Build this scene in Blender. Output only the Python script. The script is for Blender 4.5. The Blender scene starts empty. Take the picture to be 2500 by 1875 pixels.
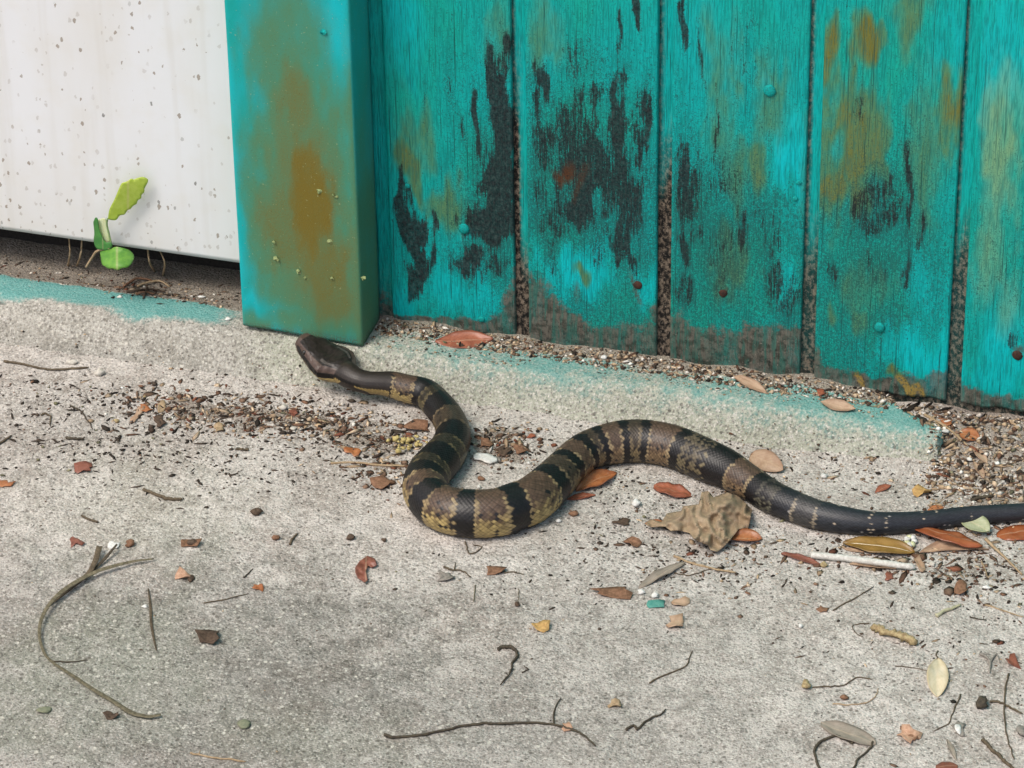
import bpy, math, random
import numpy as np
from mathutils import Matrix, Vector
random.seed(7); rng = np.random.default_rng(11)
scn = bpy.context.scene
col = scn.collection

# ------------------------------------------------------------------ camera
FPX, YAW, PIT, ROLL = 9578.1712, 0.29663855, 0.56114285, -0.01571706     # focal length in photo pixels (2500 wide)
CAM = np.array([0.6807667, -2.2366814, 1.4330007])
fwd = np.array([-math.sin(YAW)*math.cos(PIT), math.cos(YAW)*math.cos(PIT), -math.sin(PIT)])
rgt = np.array([math.cos(YAW), math.sin(YAW), 0.0]); upv = np.cross(rgt, fwd)
rgt, upv = math.cos(ROLL)*rgt+math.sin(ROLL)*upv, -math.sin(ROLL)*rgt+math.cos(ROLL)*upv
cam = bpy.data.cameras.new('camera'); co = bpy.data.objects.new('camera', cam); col.objects.link(co)
co.matrix_world = Matrix(((rgt[0], upv[0], -fwd[0], CAM[0]), (rgt[1], upv[1], -fwd[1], CAM[1]), (rgt[2], upv[2], -fwd[2], CAM[2]), (0, 0, 0, 1)))
cam.sensor_fit = 'HORIZONTAL'; cam.sensor_width = 36; cam.lens = FPX/2500*36
cam.clip_start = 0.05; cam.clip_end = 500
scn.camera = co

# ------------------------------------------------------------------ sky, sun, exposure
SUN_EL, SUN_AZ = math.radians(58), math.radians(-148)      # azimuth measured from +Y towards +X: in front of the wall, from the left
w = bpy.data.worlds.new('World'); scn.world = w; w.use_nodes = True
nt = w.node_tree; bg = nt.nodes['Background']
sky = nt.nodes.new('ShaderNodeTexSky'); sky.sky_type = 'NISHITA'; sky.sun_disc = False
sky.sun_elevation = SUN_EL; sky.sun_rotation = SUN_AZ
sky.air_density = 1.0; sky.dust_density = 4.0; sky.ozone_density = 0.3
nt.links.new(sky.outputs[0], bg.inputs[0]); bg.inputs[1].default_value = 0.12
sl = bpy.data.lights.new('sun', 'SUN'); sl.energy = 1.5; sl.angle = math.radians(20); sl.color = (1.0, 0.965, 0.91)
so = bpy.data.objects.new('sun', sl); col.objects.link(so)
sd = Vector((math.sin(SUN_AZ)*math.cos(SUN_EL), math.cos(SUN_AZ)*math.cos(SUN_EL), math.sin(SUN_EL)))
so.rotation_euler = sd.to_track_quat('Z', 'Y').to_euler(); so.location = (-2, -4, 5)
vs = scn.view_settings; vs.view_transform = 'Standard'; vs.look = 'None'; vs.gamma = 1.0; vs.exposure = 0.42
vs.use_curve_mapping = False
cy = scn.cycles; cy.use_denoising = True; cy.max_bounces = 4; cy.diffuse_bounces = 2; cy.glossy_bounces = 2; cy.transmission_bounces = 2; cy.caustics_reflective = False; cy.caustics_refractive = False

# ------------------------------------------------------------------ helpers
def s2l(r, g, b, k=1.0):
    f = lambda c: (c/255/12.92 if c/255 <= 0.04045 else ((c/255+0.055)/1.055)**2.4)*k
    return (f(r), f(g), f(b), 1.0)

def hsh(a, b, s):
    h = (a.astype(np.int64)*374761393 + b.astype(np.int64)*668265263 + s*2147483647) & 0xFFFFFFFF
    h = ((h ^ (h >> 13))*1274126177) & 0xFFFFFFFF
    return ((h ^ (h >> 16)) & 0xFFFFFF)/float(0xFFFFFF)
def vn(x, y, s=0):
    x = np.asarray(x, float); y = np.asarray(y, float)
    xi = np.floor(x); yi = np.floor(y); fx = x-xi; fy = y-yi
    fx = fx*fx*(3-2*fx); fy = fy*fy*(3-2*fy)
    a = hsh(xi, yi, s); b = hsh(xi+1, yi, s); c_ = hsh(xi, yi+1, s); d = hsh(xi+1, yi+1, s)
    return (a*(1-fx)+b*fx)*(1-fy)+(c_*(1-fx)+d*fx)*fy
def fbm(x, y, s=0, o=4):
    t = 0; a = .5; n = 0
    for i in range(o):
        t = t+a*vn(np.asarray(x)*2**i, np.asarray(y)*2**i, s+i*17); n += a; a *= .5
    return t/n                                           # 0..1
def sst(a, b, x):
    t = np.clip((np.asarray(x, float)-a)/(b-a), 0, 1); return t*t*(3-2*t)

CR = dict(A=(0, 0, 2.212), B=(800, 0, 2.458), R=(1600, 0, 2.458), D=(650, 750, 2.766), E=(1250, 900, 3.016), G=(1800, 900, 3.016),
          a=(0, 500, 3.016), b=(0, 850, 3.016), c=(0, 1300, 2.886), d=(600, 1300, 2.886), e=(1200, 1300, 2.886), f=(1800, 1350, 3.16),
          g=(1000, 600, 3.016), h=(1700, 650, 2.765), H=(700, 780, 5.53), U=(950, 950, 4.485), S=(200, 420, 5.927), L=(1550, 1150, 6.146),
          T=(2050, 1230, 4.916), o=(0, 0, .8848))
def c(k, x, y):                                          # photograph pixel from a measured crop
    x0, y0, s = CR[k]; return (x0+x/s, y0+y/s)
def ray(q): return fwd+rgt*((q[0]-1250)/FPX)-upv*((q[1]-937.5)/FPX)
def on_y(q, y): d = ray(q); return CAM+d*((y-CAM[1])/d[1])
def on_z(q, z): d = ray(q); return CAM+d*((z-CAM[2])/d[2])
MM = 0.000281                                            # metres per photo pixel at the scene

def newmesh(name, V, F, mats, smooth=True, parent=None, origin=None, attrs=None, uv=None, mi=None, solid=0):
    V = np.asarray(V, float).reshape(-1, 3)
    if origin is None:
        lo = V.min(0); hi = V.max(0); origin = np.array([(lo[0]+hi[0])/2, (lo[1]+hi[1])/2, lo[2]])
    me = bpy.data.meshes.new(name)
    if isinstance(F, np.ndarray):
        n, k = F.shape
        me.vertices.add(len(V)); me.vertices.foreach_set('co', (V-origin).ravel())
        me.loops.add(n*k); me.loops.foreach_set('vertex_index', F.astype(np.int32).ravel())
        me.polygons.add(n); me.polygons.foreach_set('loop_start', np.arange(0, n*k, k, dtype=np.int32))
        me.polygons.foreach_set('loop_total', np.full(n, k, dtype=np.int32))
        me.update(calc_edges=True)
    else:
        me.from_pydata([tuple(v) for v in V-origin], [], [tuple(int(i) for i in f) for f in F])
    if smooth: me.polygons.foreach_set('use_smooth', np.ones(len(me.polygons), dtype=bool))
    for m in (mats if isinstance(mats, (list, tuple)) else [mats]): me.materials.append(m)
    if mi is not None: me.polygons.foreach_set('material_index', np.asarray(mi, dtype=np.int32))
    for an, av in (attrs or {}).items():
        at = me.attributes.new(an, 'FLOAT_COLOR', 'POINT'); at.data.foreach_set('color', np.asarray(av, dtype=np.float32).ravel())
    if uv is not None:
        ul = me.uv_layers.new(name='UVMap'); li = np.zeros(len(me.loops), dtype=np.int32); me.loops.foreach_get('vertex_index', li)
        ul.data.foreach_set('uv', np.asarray(uv, dtype=np.float32)[li].ravel())
    me.validate(); me.update()
    ob = bpy.data.objects.new(name, me); col.objects.link(ob)
    place(ob, origin, parent)
    if solid:
        sm = ob.modifiers.new('thickness', 'SOLIDIFY'); sm.thickness = solid; sm.offset = 0
    return ob
WL = {}
def place(ob, origin, parent):
    origin = np.asarray(origin, float); WL[ob.name] = origin
    if parent is not None:
        ob.parent = parent; ob.location = tuple(origin-WL[parent.name])
    else: ob.location = tuple(origin)
def tag(ob, label, cat, group=None, kind=None):
    ob['label'] = label
    if cat: ob['category'] = cat
    if group: ob['group'] = group
    if kind: ob['kind'] = kind
    return ob
def empty(name, loc, label, cat, group=None):
    o = bpy.data.objects.new(name, None); o.empty_display_size = .02; col.objects.link(o); place(o, loc, None)
    return tag(o, label, cat, group)
def gridfaces(nu, nv):                                   # nu rows of nv points
    i = np.arange((nu-1)*(nv-1)); r_, q = i//(nv-1), i % (nv-1); k = r_*nv+q
    return np.stack([k, k+1, k+nv+1, k+nv], 1)

# ------------------------------------------------------------------ material helpers
class NT:
    def __init__(s, name):
        s.m = bpy.data.materials.new(name); s.m.use_nodes = True; s.t = s.m.node_tree; s.b = s.t.nodes['Principled BSDF']
        s.pos = s.t.nodes.new('ShaderNodeNewGeometry').outputs['Position']
    def n(s, t, **kw):
        x = s.t.nodes.new(t)
        for k, v in kw.items(): setattr(x, k, v)
        return x
    def lk(s, a, b): s.t.links.new(a, b)
    def put(s, sock, v):
        if isinstance(v, bpy.types.NodeSocket): s.lk(v, sock)
        elif isinstance(v, (tuple, list)) and sock.type == 'VECTOR': sock.default_value = tuple(v)[:3]
        else: sock.default_value = v
    def math(s, op, a, b=0.0, cl=False):
        x = s.n('ShaderNodeMath', operation=op, use_clamp=cl); s.put(x.inputs[0], a); s.put(x.inputs[1], b); return x.outputs[0]
    def mix(s, f, a, b, bt='MIX'):
        x = s.n('ShaderNodeMix', data_type='RGBA', blend_type=bt); s.put(x.inputs[0], f); s.put(x.inputs[6], a); s.put(x.inputs[7], b); return x.outputs[2]
    def ss(s, x, a, b, lo=0., hi=1.):
        m = s.n('ShaderNodeMapRange', interpolation_type='SMOOTHSTEP'); s.put(m.inputs[0], x)
        for i, v in enumerate((a, b, lo, hi)): s.put(m.inputs[i+1], v)
        return m.outputs[0]
    def scale(s, v, k):
        x = s.n('ShaderNodeVectorMath', operation='MULTIPLY'); s.put(x.inputs[0], v); x.inputs[1].default_value = k if isinstance(k, tuple) else (k, k, k); return x.outputs[0]
    def noise(s, v, sc=1., det=3., rough=.55, dist=0.):
        x = s.n('ShaderNodeTexNoise'); s.put(x.inputs['Vector'], v); x.inputs['Scale'].default_value = sc; x.inputs['Detail'].default_value = det
        x.inputs['Roughness'].default_value = rough; x.inputs['Distortion'].default_value = dist; return x.outputs['Fac']
    def vor(s, v, sc=1.):
        x = s.n('ShaderNodeTexVoronoi', feature='F1'); s.put(x.inputs['Vector'], v); x.inputs['Scale'].default_value = sc; return s.sep(x.outputs['Color']), x.outputs['Distance']
    def attr(s, nm):
        a = s.n('ShaderNodeAttribute', attribute_name=nm); sp = s.n('ShaderNodeSeparateColor'); s.lk(a.outputs['Color'], sp.inputs[0])
        return a.outputs['Color'], sp.outputs[0], sp.outputs[1], sp.outputs[2], a.outputs['Alpha']
    def sep(s, cc):
        sp = s.n('ShaderNodeSeparateColor'); s.lk(cc, sp.inputs[0]); return sp.outputs
    def bump(s, h, st, d):
        b = s.n('ShaderNodeBump'); s.put(b.inputs['Height'], h); b.inputs['Strength'].default_value = st; b.inputs['Distance'].default_value = d
        s.lk(b.outputs[0], s.b.inputs['Normal'])
    def done(s, colr, rough=.8, spec=.3):
        s.put(s.b.inputs['Base Color'], colr); s.put(s.b.inputs['Roughness'], rough); s.put(s.b.inputs['Specular IOR Level'], spec); return s.m

def mat_paint():
    n = NT('weathered_turquoise_paint'); p = n.pos
    _, mould, ochre, grime, fresh = n.attr('mask'); _, worn, rust, pale, gro = n.attr('maskb')
    big = n.noise(n.scale(p, (13, 13, 7)), 1, 2); mid = n.noise(n.scale(p, (70, 70, 24)), 1, 3); fib = n.noise(n.scale(p, (1000, 1000, 75)), 1, 2, .6); gf = n.noise(p, 620, 3, .75); g2 = n.noise(n.scale(p, (330, 330, 240)), 1, 3, .7)
    base = n.mix(n.ss(big, .35, .66), (.0, .43, .41, 1), (.004, .40, .30, 1))
    base = n.mix(n.ss(mid, .3, .75, 0, .6), base, (.002, .33, .30, 1))
    base = n.mix(fresh, base, (.0, .52, .56, 1))
    oc = n.math('ADD', ochre, n.math('MULTIPLY', n.math('SUBTRACT', mid, .5), n.math('MULTIPLY', n.ss(ochre, .02, .25), .8)), True)
    oc = n.math('ADD', oc, n.math('MULTIPLY', n.math('SUBTRACT', gf, .5), n.math('MULTIPLY', oc, .7)), True)
    base = n.mix(n.ss(oc, .0, .55), base, (.075, .245, .13, 1)); base = n.mix(n.ss(oc, .4, 1.05), base, (.17, .160, .028, 1))
    base = n.mix(n.math('MULTIPLY', pale, n.ss(mid, .25, .6, .5, 1)), base, (.24, .37, .16, 1))
    base = n.mix(n.ss(fib, .34, .58, .5, 0), base, (.003, .13, .115, 1)); crk = n.noise(n.scale(p, (1100, 1100, 11)), 1, 2, .5, .3)
    base = n.mix(n.ss(crk, .63, .69, 0, .75), base, (.006, .05, .046, 1))
    # fine short dark checks where the paint thinned
    wv = n.noise(n.scale(p, (760, 760, 680)), 1, 2, .6, 1.4)
    wr = n.math('ADD', n.math('MULTIPLY', wv, .65), n.math('ADD', n.math('MULTIPLY', fib, .35), n.math('MULTIPLY', n.math('SUBTRACT', worn, .5), .34)))
    ck = n.ss(wr, .49, .63); base = n.mix(n.math('MULTIPLY', ck, .74), base, (.016, .075, .072, 1))
    # mould: vertical dark streaks broken by paint fibres
    st = n.noise(n.scale(p, (300, 300, 32)), 1, 4, .62, .5)
    th = n.math('ADD', n.math('MULTIPLY', st, .36), n.math('ADD', n.math('MULTIPLY', fib, .42), n.math('MULTIPLY', wv, .22)))
    dk = n.ss(n.math('ADD', th, n.math('MULTIPLY', n.math('SUBTRACT', mould, .5), .50)), .44, .57)
    dk = n.math('MULTIPLY', dk, n.ss(mould, .03, .15)); mc = n.mix(n.ss(gf, .3, .7), (.003, .006, .008, 1), (.032, .037, .038, 1)); mc = n.mix(n.ss(g2, .54, .70, 0, .6), mc, (.07, .075, .072, 1))
    base = n.mix(n.math('MULTIPLY', dk, n.ss(g2, .3, .62, .98, .82)), base, mc)
    base = n.mix(n.math('MULTIPLY', rust, n.ss(gf, .3, .5)), base, n.mix(gf, (.05, .02, .01, 1), (.12, .05, .02, 1)))
    # splash grime at the foot
    gn = n.noise(p, 150, 4, .65)
    ga = n.ss(n.math('ADD', n.math('ADD', n.math('MULTIPLY', gn, .7), n.math('MULTIPLY', gf, .3)), n.math('MULTIPLY', n.math('SUBTRACT', grime, .5), .75)), .36, .60)
    ga = n.math('MULTIPLY', ga, n.ss(grime, .02, .25))
    gc = n.mix(n.ss(gn, .38, .60), (.055, .045, .033, 1), (.15, .125, .10, 1)); gc = n.mix(n.ss(st, .46, .62, 0, .8), gc, n.mix(g2, (.02, .085, .066, 1), (.06, .17, .13, 1)))
    gc = n.mix(n.ss(g2, .30, .46, .75, 0), gc, (.022, .02, .015, 1)); gc = n.mix(n.ss(gf, .62, .72, 0, .75), gc, (.36, .31, .255, 1))
    base = n.mix(n.math('MULTIPLY', ga, n.ss(mid, .3, .6, .7, .95)), base, gc)
    base = n.mix(n.math('MULTIPLY', n.math('MULTIPLY', ga, n.ss(ochre, .3, .8)), n.ss(gf, .35, .55)), base, (.33, .23, .06, 1))
    gro_c = n.mix(n.ss(g2, .42, .66), (.012, .011, .010, 1), (.20, .155, .115, 1)); gro_c = n.mix(n.ss(gf, .58, .68, 0, .6), gro_c, (.36, .30, .24, 1))
    base = n.mix(gro, base, gro_c)
    n.bump(n.math('ADD', fib, n.math('MULTIPLY', n.math('ADD', gf, n.math('MULTIPLY', crk, -1.)), .6)), .7, .0011)
    rough = n.ss(n.math('MAXIMUM', n.math('MAXIMUM', dk, ga), n.math('MAXIMUM', ck, gro)), 0, 1, .50, .9)
    return n.done(base, rough, .2)
def mat_post():
    n = NT('spray_painted_post'); p = n.pos
    _, mould, ochre, grime, fresh = n.attr('mask')
    on = n.noise(n.scale(p, (42, 42, 20)), 1, 4); gr = n.noise(p, 1100, 2)
    base = n.mix(n.ss(on, .35, .7), (.0, .37, .38, 1), (.002, .33, .29, 1))
    base = n.mix(fresh, base, (.0, .48, .54, 1))
    oc = n.math('ADD', ochre, n.math('MULTIPLY', n.math('SUBTRACT', on, .5), n.math('MULTIPLY', n.ss(ochre, .02, .3), .32)), True)
    oc = n.math('ADD', oc, n.math('MULTIPLY', n.math('SUBTRACT', gr, .5), n.math('MULTIPLY', oc, .45)), True)
    base = n.mix(n.ss(oc, .0, .55), base, (.068, .225, .125, 1)); base = n.mix(n.ss(oc, .40, 1.0), base, (.168, .125, .016, 1))
    base = n.mix(n.ss(n.noise(p, 520, 2), .69, .74, 0, .45), base, (.36, .40, .20, 1))
    base = n.mix(n.ss(gr, .66, .74, 0, .5), base, (.02, .06, .05, 1))
    base = n.mix(n.math('MULTIPLY', grime, n.ss(gr, .4, .6)), base, (.09, .08, .055, 1))
    n.bump(gr, .35, .0006)
    return n.done(base, .55, .3)
def mat_panel():
    n = NT('speckled_white_sheet'); p = n.pos
    _, dirt, _, _, _ = n.attr('mask')
    a = n.noise(n.scale(p, (18, 18, 5)), 1, 3); b = n.noise(p, 46, 3); w_ = n.noise(p, 420, 2)
    base = n.mix(n.ss(a, .35, .7), (.735, .75, .765, 1), (.70, .70, .685, 1))
    base = n.mix(n.ss(b, .45, .7, 0, .25), base, (.68, .66, .60, 1))
    base = n.mix(n.math('MULTIPLY', dirt, .25), base, (.60, .52, .42, 1))
    dr = n.noise(n.scale(p, (60, 60, 3)), 1, 3); base = n.mix(n.ss(dr, .52, .68, 0, .22), base, (.56, .53, .47, 1))
    wp = n.n('ShaderNodeVectorMath', operation='ADD'); n.put(wp.inputs[0], n.scale(p, (1, 1, .62))); cm = n.n('ShaderNodeCombineXYZ'); n.put(cm.inputs[0], n.math('MULTIPLY', w_, .003)); n.put(cm.inputs[2], n.math('MULTIPLY', w_, .002)); n.lk(cm.outputs[0], wp.inputs[1])
    c1, d1 = n.vor(wp.outputs[0], 105); c2, d2 = n.vor(wp.outputs[0], 300)
    t1 = n.math('MULTIPLY', n.math('LESS_THAN', d1, n.math('MULTIPLY', c1[1], .115)), n.ss(n.math('ADD', c1[0], n.math('MULTIPLY', dirt, .3)), .45, .6))
    t2 = n.math('MULTIPLY', n.math('LESS_THAN', d2, n.math('MULTIPLY', c2[2], .42)), n.ss(n.math('ADD', c2[0], n.math('MULTIPLY', n.math('ADD', dirt, n.math('SUBTRACT', b, .5)), .6)), .70, .86))
    base = n.mix(n.math('MULTIPLY', t1, n.ss(c1[2], 0, 1, .3, .8)), base, (.17, .165, .15, 1)); base = n.mix(n.math('MULTIPLY', t2, n.ss(c2[1], 0, 1, .25, .75)), base, (.24, .185, .13, 1))
    n.bump(w_, .12, .0005)
    return n.done(base, .45, .35)
def mat_concrete(name, warm):
    n = NT(name); p = n.pos
    _, litter, turq, dark_tone, moss = n.attr('mask')  # third channel darkens the concrete; on the ground it carries painted dim light
    lo = n.noise(p, 14, 3, .6); md = n.noise(p, 80, 3, .62); fi = n.noise(p, 430, 3, .72); vf = n.noise(p, 1050, 2, .6)
    dm = n.math('ADD', dark_tone, n.math('MULTIPLY', n.math('SUBTRACT', lo, .5), .5), True)
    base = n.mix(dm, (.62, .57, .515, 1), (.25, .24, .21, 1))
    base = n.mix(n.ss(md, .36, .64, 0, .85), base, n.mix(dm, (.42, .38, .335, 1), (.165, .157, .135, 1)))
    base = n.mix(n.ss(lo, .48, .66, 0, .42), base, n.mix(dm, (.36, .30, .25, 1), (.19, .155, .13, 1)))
    base = n.mix(n.math('MULTIPLY', moss, .6), base, (.36, .40, .29, 1))
    # sand grains and small stones with pits between
    v1, d1 = n.vor(p, 560); v2, d2 = n.vor(p, 270)
    base = n.mix(n.math('MULTIPLY', n.ss(v1[0], .45, .9), n.ss(d1, .3, .6, .85, 0)), base, n.mix(dm, (.74, .70, .63, 1), (.50, .48, .42, 1)))
    base = n.mix(n.math('MULTIPLY', n.ss(v1[1], .5, .9), n.ss(d1, .25, .6, .8, 0)), base, n.mix(dm, (.20, .18, .155, 1), (.10, .095, .08, 1)))
    base = n.mix(n.math('MULTIPLY', n.ss(v2[0], .80, .88), n.math('MULTIPLY', n.ss(d2, .25, .45, 1, 0), n.ss(dm, 0, .8, .2, .9))), base, (.62, .595, .51, 1))
    base = n.mix(n.math('MULTIPLY', n.ss(v2[2], .80, .90), n.ss(d2, .2, .45, .75, 0)), base, (.09, .08, .065, 1))
    base = n.mix(n.ss(fi, .51, .67, 0, .74), base, n.mix(dm, (.22, .20, .175, 1), (.10, .097, .082, 1)))
    base = n.mix(n.ss(fi, .32, .48, .7, 0), base, n.mix(dm, (.70, .66, .60, 1), (.42, .41, .36, 1)))
    base = n.mix(n.ss(vf, .56, .72, 0, .6), base, n.mix(dm, (.19, .17, .15, 1), (.09, .085, .07, 1)))
    tq = n.ss(n.math('ADD', n.math('MULTIPLY', fi, .5), n.math('ADD', n.math('MULTIPLY', md, .5), n.math('MULTIPLY', n.math('SUBTRACT', turq, .5), .75))), .38, .66)
    tq = n.math('MULTIPLY', tq, n.ss(turq, .02, .25))
    base = n.mix(n.math('MULTIPLY', tq, n.ss(turq, .1, .95, .38, .85)), base, n.mix(n.ss(vf, .3, .7), (.018, .25, .235, 1), (.16, .43, .39, 1)))
    ln = n.ss(n.math('ADD', n.math('MULTIPLY', fi, .55), n.math('ADD', n.math('MULTIPLY', md, .45), n.math('MULTIPLY', n.math('SUBTRACT', litter, .5), .6))), .44, .62)
    ln = n.math('MULTIPLY', ln, n.ss(litter, .02, .25))
    base = n.mix(n.math('MULTIPLY', ln, .72), base, n.mix(n.ss(vf, .38, .62), (.08, .06, .046, 1), (.36, .30, .235, 1)))
    n.bump(n.math('ADD', fi, n.math('MULTIPLY', d1, -.5)), .9, .0014)
    return n.done(base, .92, .2)
def mat_vcol(name, rough=.7, spec=.3, var=.25, bump=.3, bs=900):
    n = NT(name); cc = n.attr('Col')[0]
    base = n.mix(n.ss(n.noise(n.pos, bs, 3), .3, .7, 0, var), cc, (.01, .008, .006, 1)) if var else cc
    if bump: n.bump(n.noise(n.pos, bs, 3), bump, .0005)
    return n.done(base, rough, spec)
def mat_leaf(name, a, b, edge, rough=.45, spots=.3, trans=0.):
    n = NT(name); uv = n.n('ShaderNodeUVMap').outputs[0]; sp = n.n('ShaderNodeSeparateXYZ'); n.lk(uv, sp.inputs[0]); u, v = sp.outputs[0], sp.outputs[1]
    base = n.mix(n.ss(n.noise(n.pos, 170, 4, .6), .35, .65), a, b)
    av = n.math('ABSOLUTE', v)
    base = n.mix(n.ss(av, .55, 1.0, 0, .6), base, edge)
    base = n.mix(n.ss(av, .03, .10, .5, 0), base, n.mix(.5, b, (.6, .45, .3, 1)))
    wv = n.math('FRACT', n.math('ADD', n.math('MULTIPLY', u, 9.), n.math('MULTIPLY', av, -3.)))
    base = n.mix(n.ss(n.math('ABSOLUTE', n.math('SUBTRACT', wv, .5)), 0, .12, .28, 0), base, edge)
    base = n.mix(n.ss(n.noise(n.pos, 900, 3, .6), .60, .70, 0, spots), base, (.05, .03, .018, 1))
    base = n.mix(n.ss(n.noise(n.pos, 700, 3, .6), .64, .72, 0, spots), base, (.50, .42, .33, 1))
    n.bump(n.noise(n.pos, 500, 3), .25, .0006)
    m = n.done(base, rough, .45)
    if trans: n.b.inputs['Subsurface Weight'].default_value = trans; n.b.inputs['Subsurface Radius'].default_value = (.004, .005, .001); n.b.inputs['Subsurface Scale'].default_value = .5
    return m
def mat_plain(name, a, b, rough=.8, sc=500, spec=.25, dark=.3):
    n = NT(name)
    base = n.mix(n.ss(n.noise(n.pos, sc, 4, .6), .35, .65), a, b); base = n.mix(n.ss(n.noise(n.pos, sc*2.1, 3), .58, .7, 0, dark), base, (.03, .025, .02, 1))
    n.bump(n.noise(n.pos, sc*1.5, 3), .4, .0006)
    return n.done(base, rough, spec)

M = dict(paint=mat_paint(), post=mat_post(), panel=mat_panel(), ground=mat_concrete('worn_concrete', 0),
         dark=mat_plain('dark_backing', (.02, .018, .016, 1), (.035, .03, .026, 1)),  # near-black, so the boards behind the wall carry the gap's shade in their colour
         bits=mat_vcol('litter_crumbs', .85, .2, .3, .4), snake=mat_vcol('snake_scales', .42, .4, .0, .12, 2500),
         redleaf=mat_leaf('red_brown_leaf', s2l(140, 80, 58), s2l(162, 98, 72), s2l(108, 60, 44), .4, .18),
         orangeleaf=mat_leaf('orange_leaf', s2l(150, 90, 52), s2l(172, 112, 70), s2l(112, 66, 42), .38, .35),
         rustleaf=mat_leaf('glossy_rust_leaf', s2l(146, 78, 44), s2l(158, 92, 56), s2l(124, 64, 36), .25, .12),
         ochreleaf=mat_leaf('ochre_leaf', s2l(132, 100, 46), s2l(148, 114, 58), s2l(104, 78, 36), .38, .05),
         tanleaf=mat_leaf('tan_leaf', s2l(176, 150, 124), s2l(160, 130, 104), s2l(130, 102, 80), .6, .25),
         cream=mat_leaf('cream_leaf', s2l(205, 192, 160), s2l(214, 202, 176), s2l(176, 158, 122), .55, .08),
         greyleaf=mat_leaf('grey_leaf', s2l(138, 128, 114), s2l(152, 142, 128), s2l(112, 102, 90), .7, .15),
         sage=mat_leaf('sage_leaf', s2l(156, 160, 124), s2l(176, 178, 146), s2l(128, 134, 96), .55, .12),
         crump=mat_leaf('crumpled_tan_leaf', s2l(158, 138, 110), s2l(138, 120, 98), s2l(128, 106, 80), .75, .45),
         lime=mat_leaf('lime_leaf', s2l(164, 186, 64), s2l(178, 196, 84), s2l(150, 176, 56), .55, .05, .08),
         green=mat_leaf('green_leaf', s2l(80, 132, 50), s2l(106, 156, 58), s2l(76, 128, 46), .5, .06, .08),
         dgreen=mat_leaf('deep_green_leaf', s2l(62, 122, 58), s2l(78, 140, 66), s2l(60, 112, 52), .5, .05, .06),
         pgreen=mat_leaf('pale_green_leaf', s2l(206, 214, 178), s2l(196, 206, 160), s2l(160, 184, 120), .5, .12, .2),
         twig=mat_plain('dark_twig', s2l(78, 68, 54), s2l(104, 92, 74)), btwig=mat_plain('blackened_twig', s2l(62, 56, 48), s2l(84, 76, 62)),
         ttwig=mat_plain('tan_twig', s2l(150, 128, 98), s2l(176, 154, 124)), grass=mat_plain('dry_grass', s2l(92, 86, 68), s2l(124, 116, 94), dark=.35),
         stick=mat_plain('bleached_stick', s2l(212, 210, 202), s2l(190, 186, 176), dark=.25), white=mat_plain('white_chip', s2l(222, 222, 216), s2l(204, 202, 194), dark=.1),
         pebble=mat_plain('pale_pebble', s2l(206, 200, 188), s2l(182, 176, 162), dark=.05), brown=mat_plain('brown_scrap', s2l(112, 82, 62), s2l(140, 106, 82)),
         dbrown=mat_plain('dark_scrap', s2l(70, 56, 46), s2l(94, 78, 64)), teal=mat_plain('teal_chip', s2l(72, 138, 126), s2l(96, 152, 138), dark=.1),
         peach=mat_plain('peach_scrap', s2l(196, 160, 134), s2l(172, 134, 108), dark=.1), amber=mat_plain('amber_scrap', s2l(196, 160, 102), s2l(168, 134, 84), dark=.1),
         lichen=mat_plain('yellow_crumble', s2l(176, 160, 120), s2l(140, 120, 88), dark=.45), chip=mat_plain('olive_paint_chip', s2l(120, 136, 88), s2l(150, 160, 110), dark=.3), blossom=mat_plain('yellow_petals', s2l(200, 184, 126), s2l(170, 152, 98), dark=.25), grey=mat_plain('grey_flake', s2l(120, 114, 106), s2l(146, 140, 130), dark=.15),
         rust=mat_plain('rusty_nail', s2l(74, 48, 38), s2l(50, 38, 34)), cyan=mat_plain('painted_nail', (.002, .36, .33, 1), (.01, .22, .20, 1), .75, 900, .15, .3),
         eye=mat_plain('snake_eye', (.01, .008, .006, 1), (.02, .015, .01, 1), .12, 500, .6, 0), maroon=mat_leaf('maroon_leaf', s2l(116, 66, 52), s2l(136, 84, 66), s2l(92, 54, 44), .4, .1),
         greenpebble=mat_plain('greenish_pebble', s2l(112, 118, 96), s2l(128, 130, 106), dark=.2))

# ------------------------------------------------------------------ ground and kerb surfaces
G0, KEND = -0.022, 0.314
def Hg(x, y):
    x = np.asarray(x, float); y = np.asarray(y, float)
    near = np.exp(-((x/2.5)**2+(y/2.5)**2))
    z = G0+near*(.0035*(fbm(x*9, y*9, 3, 3)-.5)+.0016*(fbm(x*55, y*55, 5, 3)-.5)+.0013*(fbm(x*170, y*170, 6, 2)-.5))
    mound = sst(.20, .30, x)*sst(-.085, -.004, y)
    return z+mound*(.0160+.004*(fbm(x*40, y*40, 9, 3)-.5))
def Hk(x, y):
    x = np.asarray(x, float); y = np.asarray(y, float)
    edge = -.033+.006*(fbm(x*7, x*0+2.3, 21, 3)-.5)*2
    soft = .027+.016*sst(-.06, -.26, x)
    t = np.clip((edge-y)/soft, 0, 1.25)
    z = -.0245*(t*t*(3-2*np.minimum(t, 1.0)))
    z = np.where(t > 1, -.0245-.03*(t-1), z)
    z = z-.005*sst(-.018, .01, y)*sst(-.15, -.24, x)             # trough behind the crest, left of the post
    z = z+.0018*(fbm(x*45, y*45, 31, 3)-.5)+sst(-.018, .0, y)*(.0005+.0075*np.maximum(0, fbm(x*38, y*20, 37, 3)-.32))*sst(-.12, -.09, x)*sst(.27, .22, x)
    e = KEND-.012*fbm(y*60, y*0, 8, 2)+np.minimum(0, (-.043-y))*.0-np.maximum(0, y+.035)*1.35
    return np.where(x < e, z, z-np.minimum((x-e)*9, .05))
def HS(x, y): return np.maximum(Hg(x, y), Hk(x, y))
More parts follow.
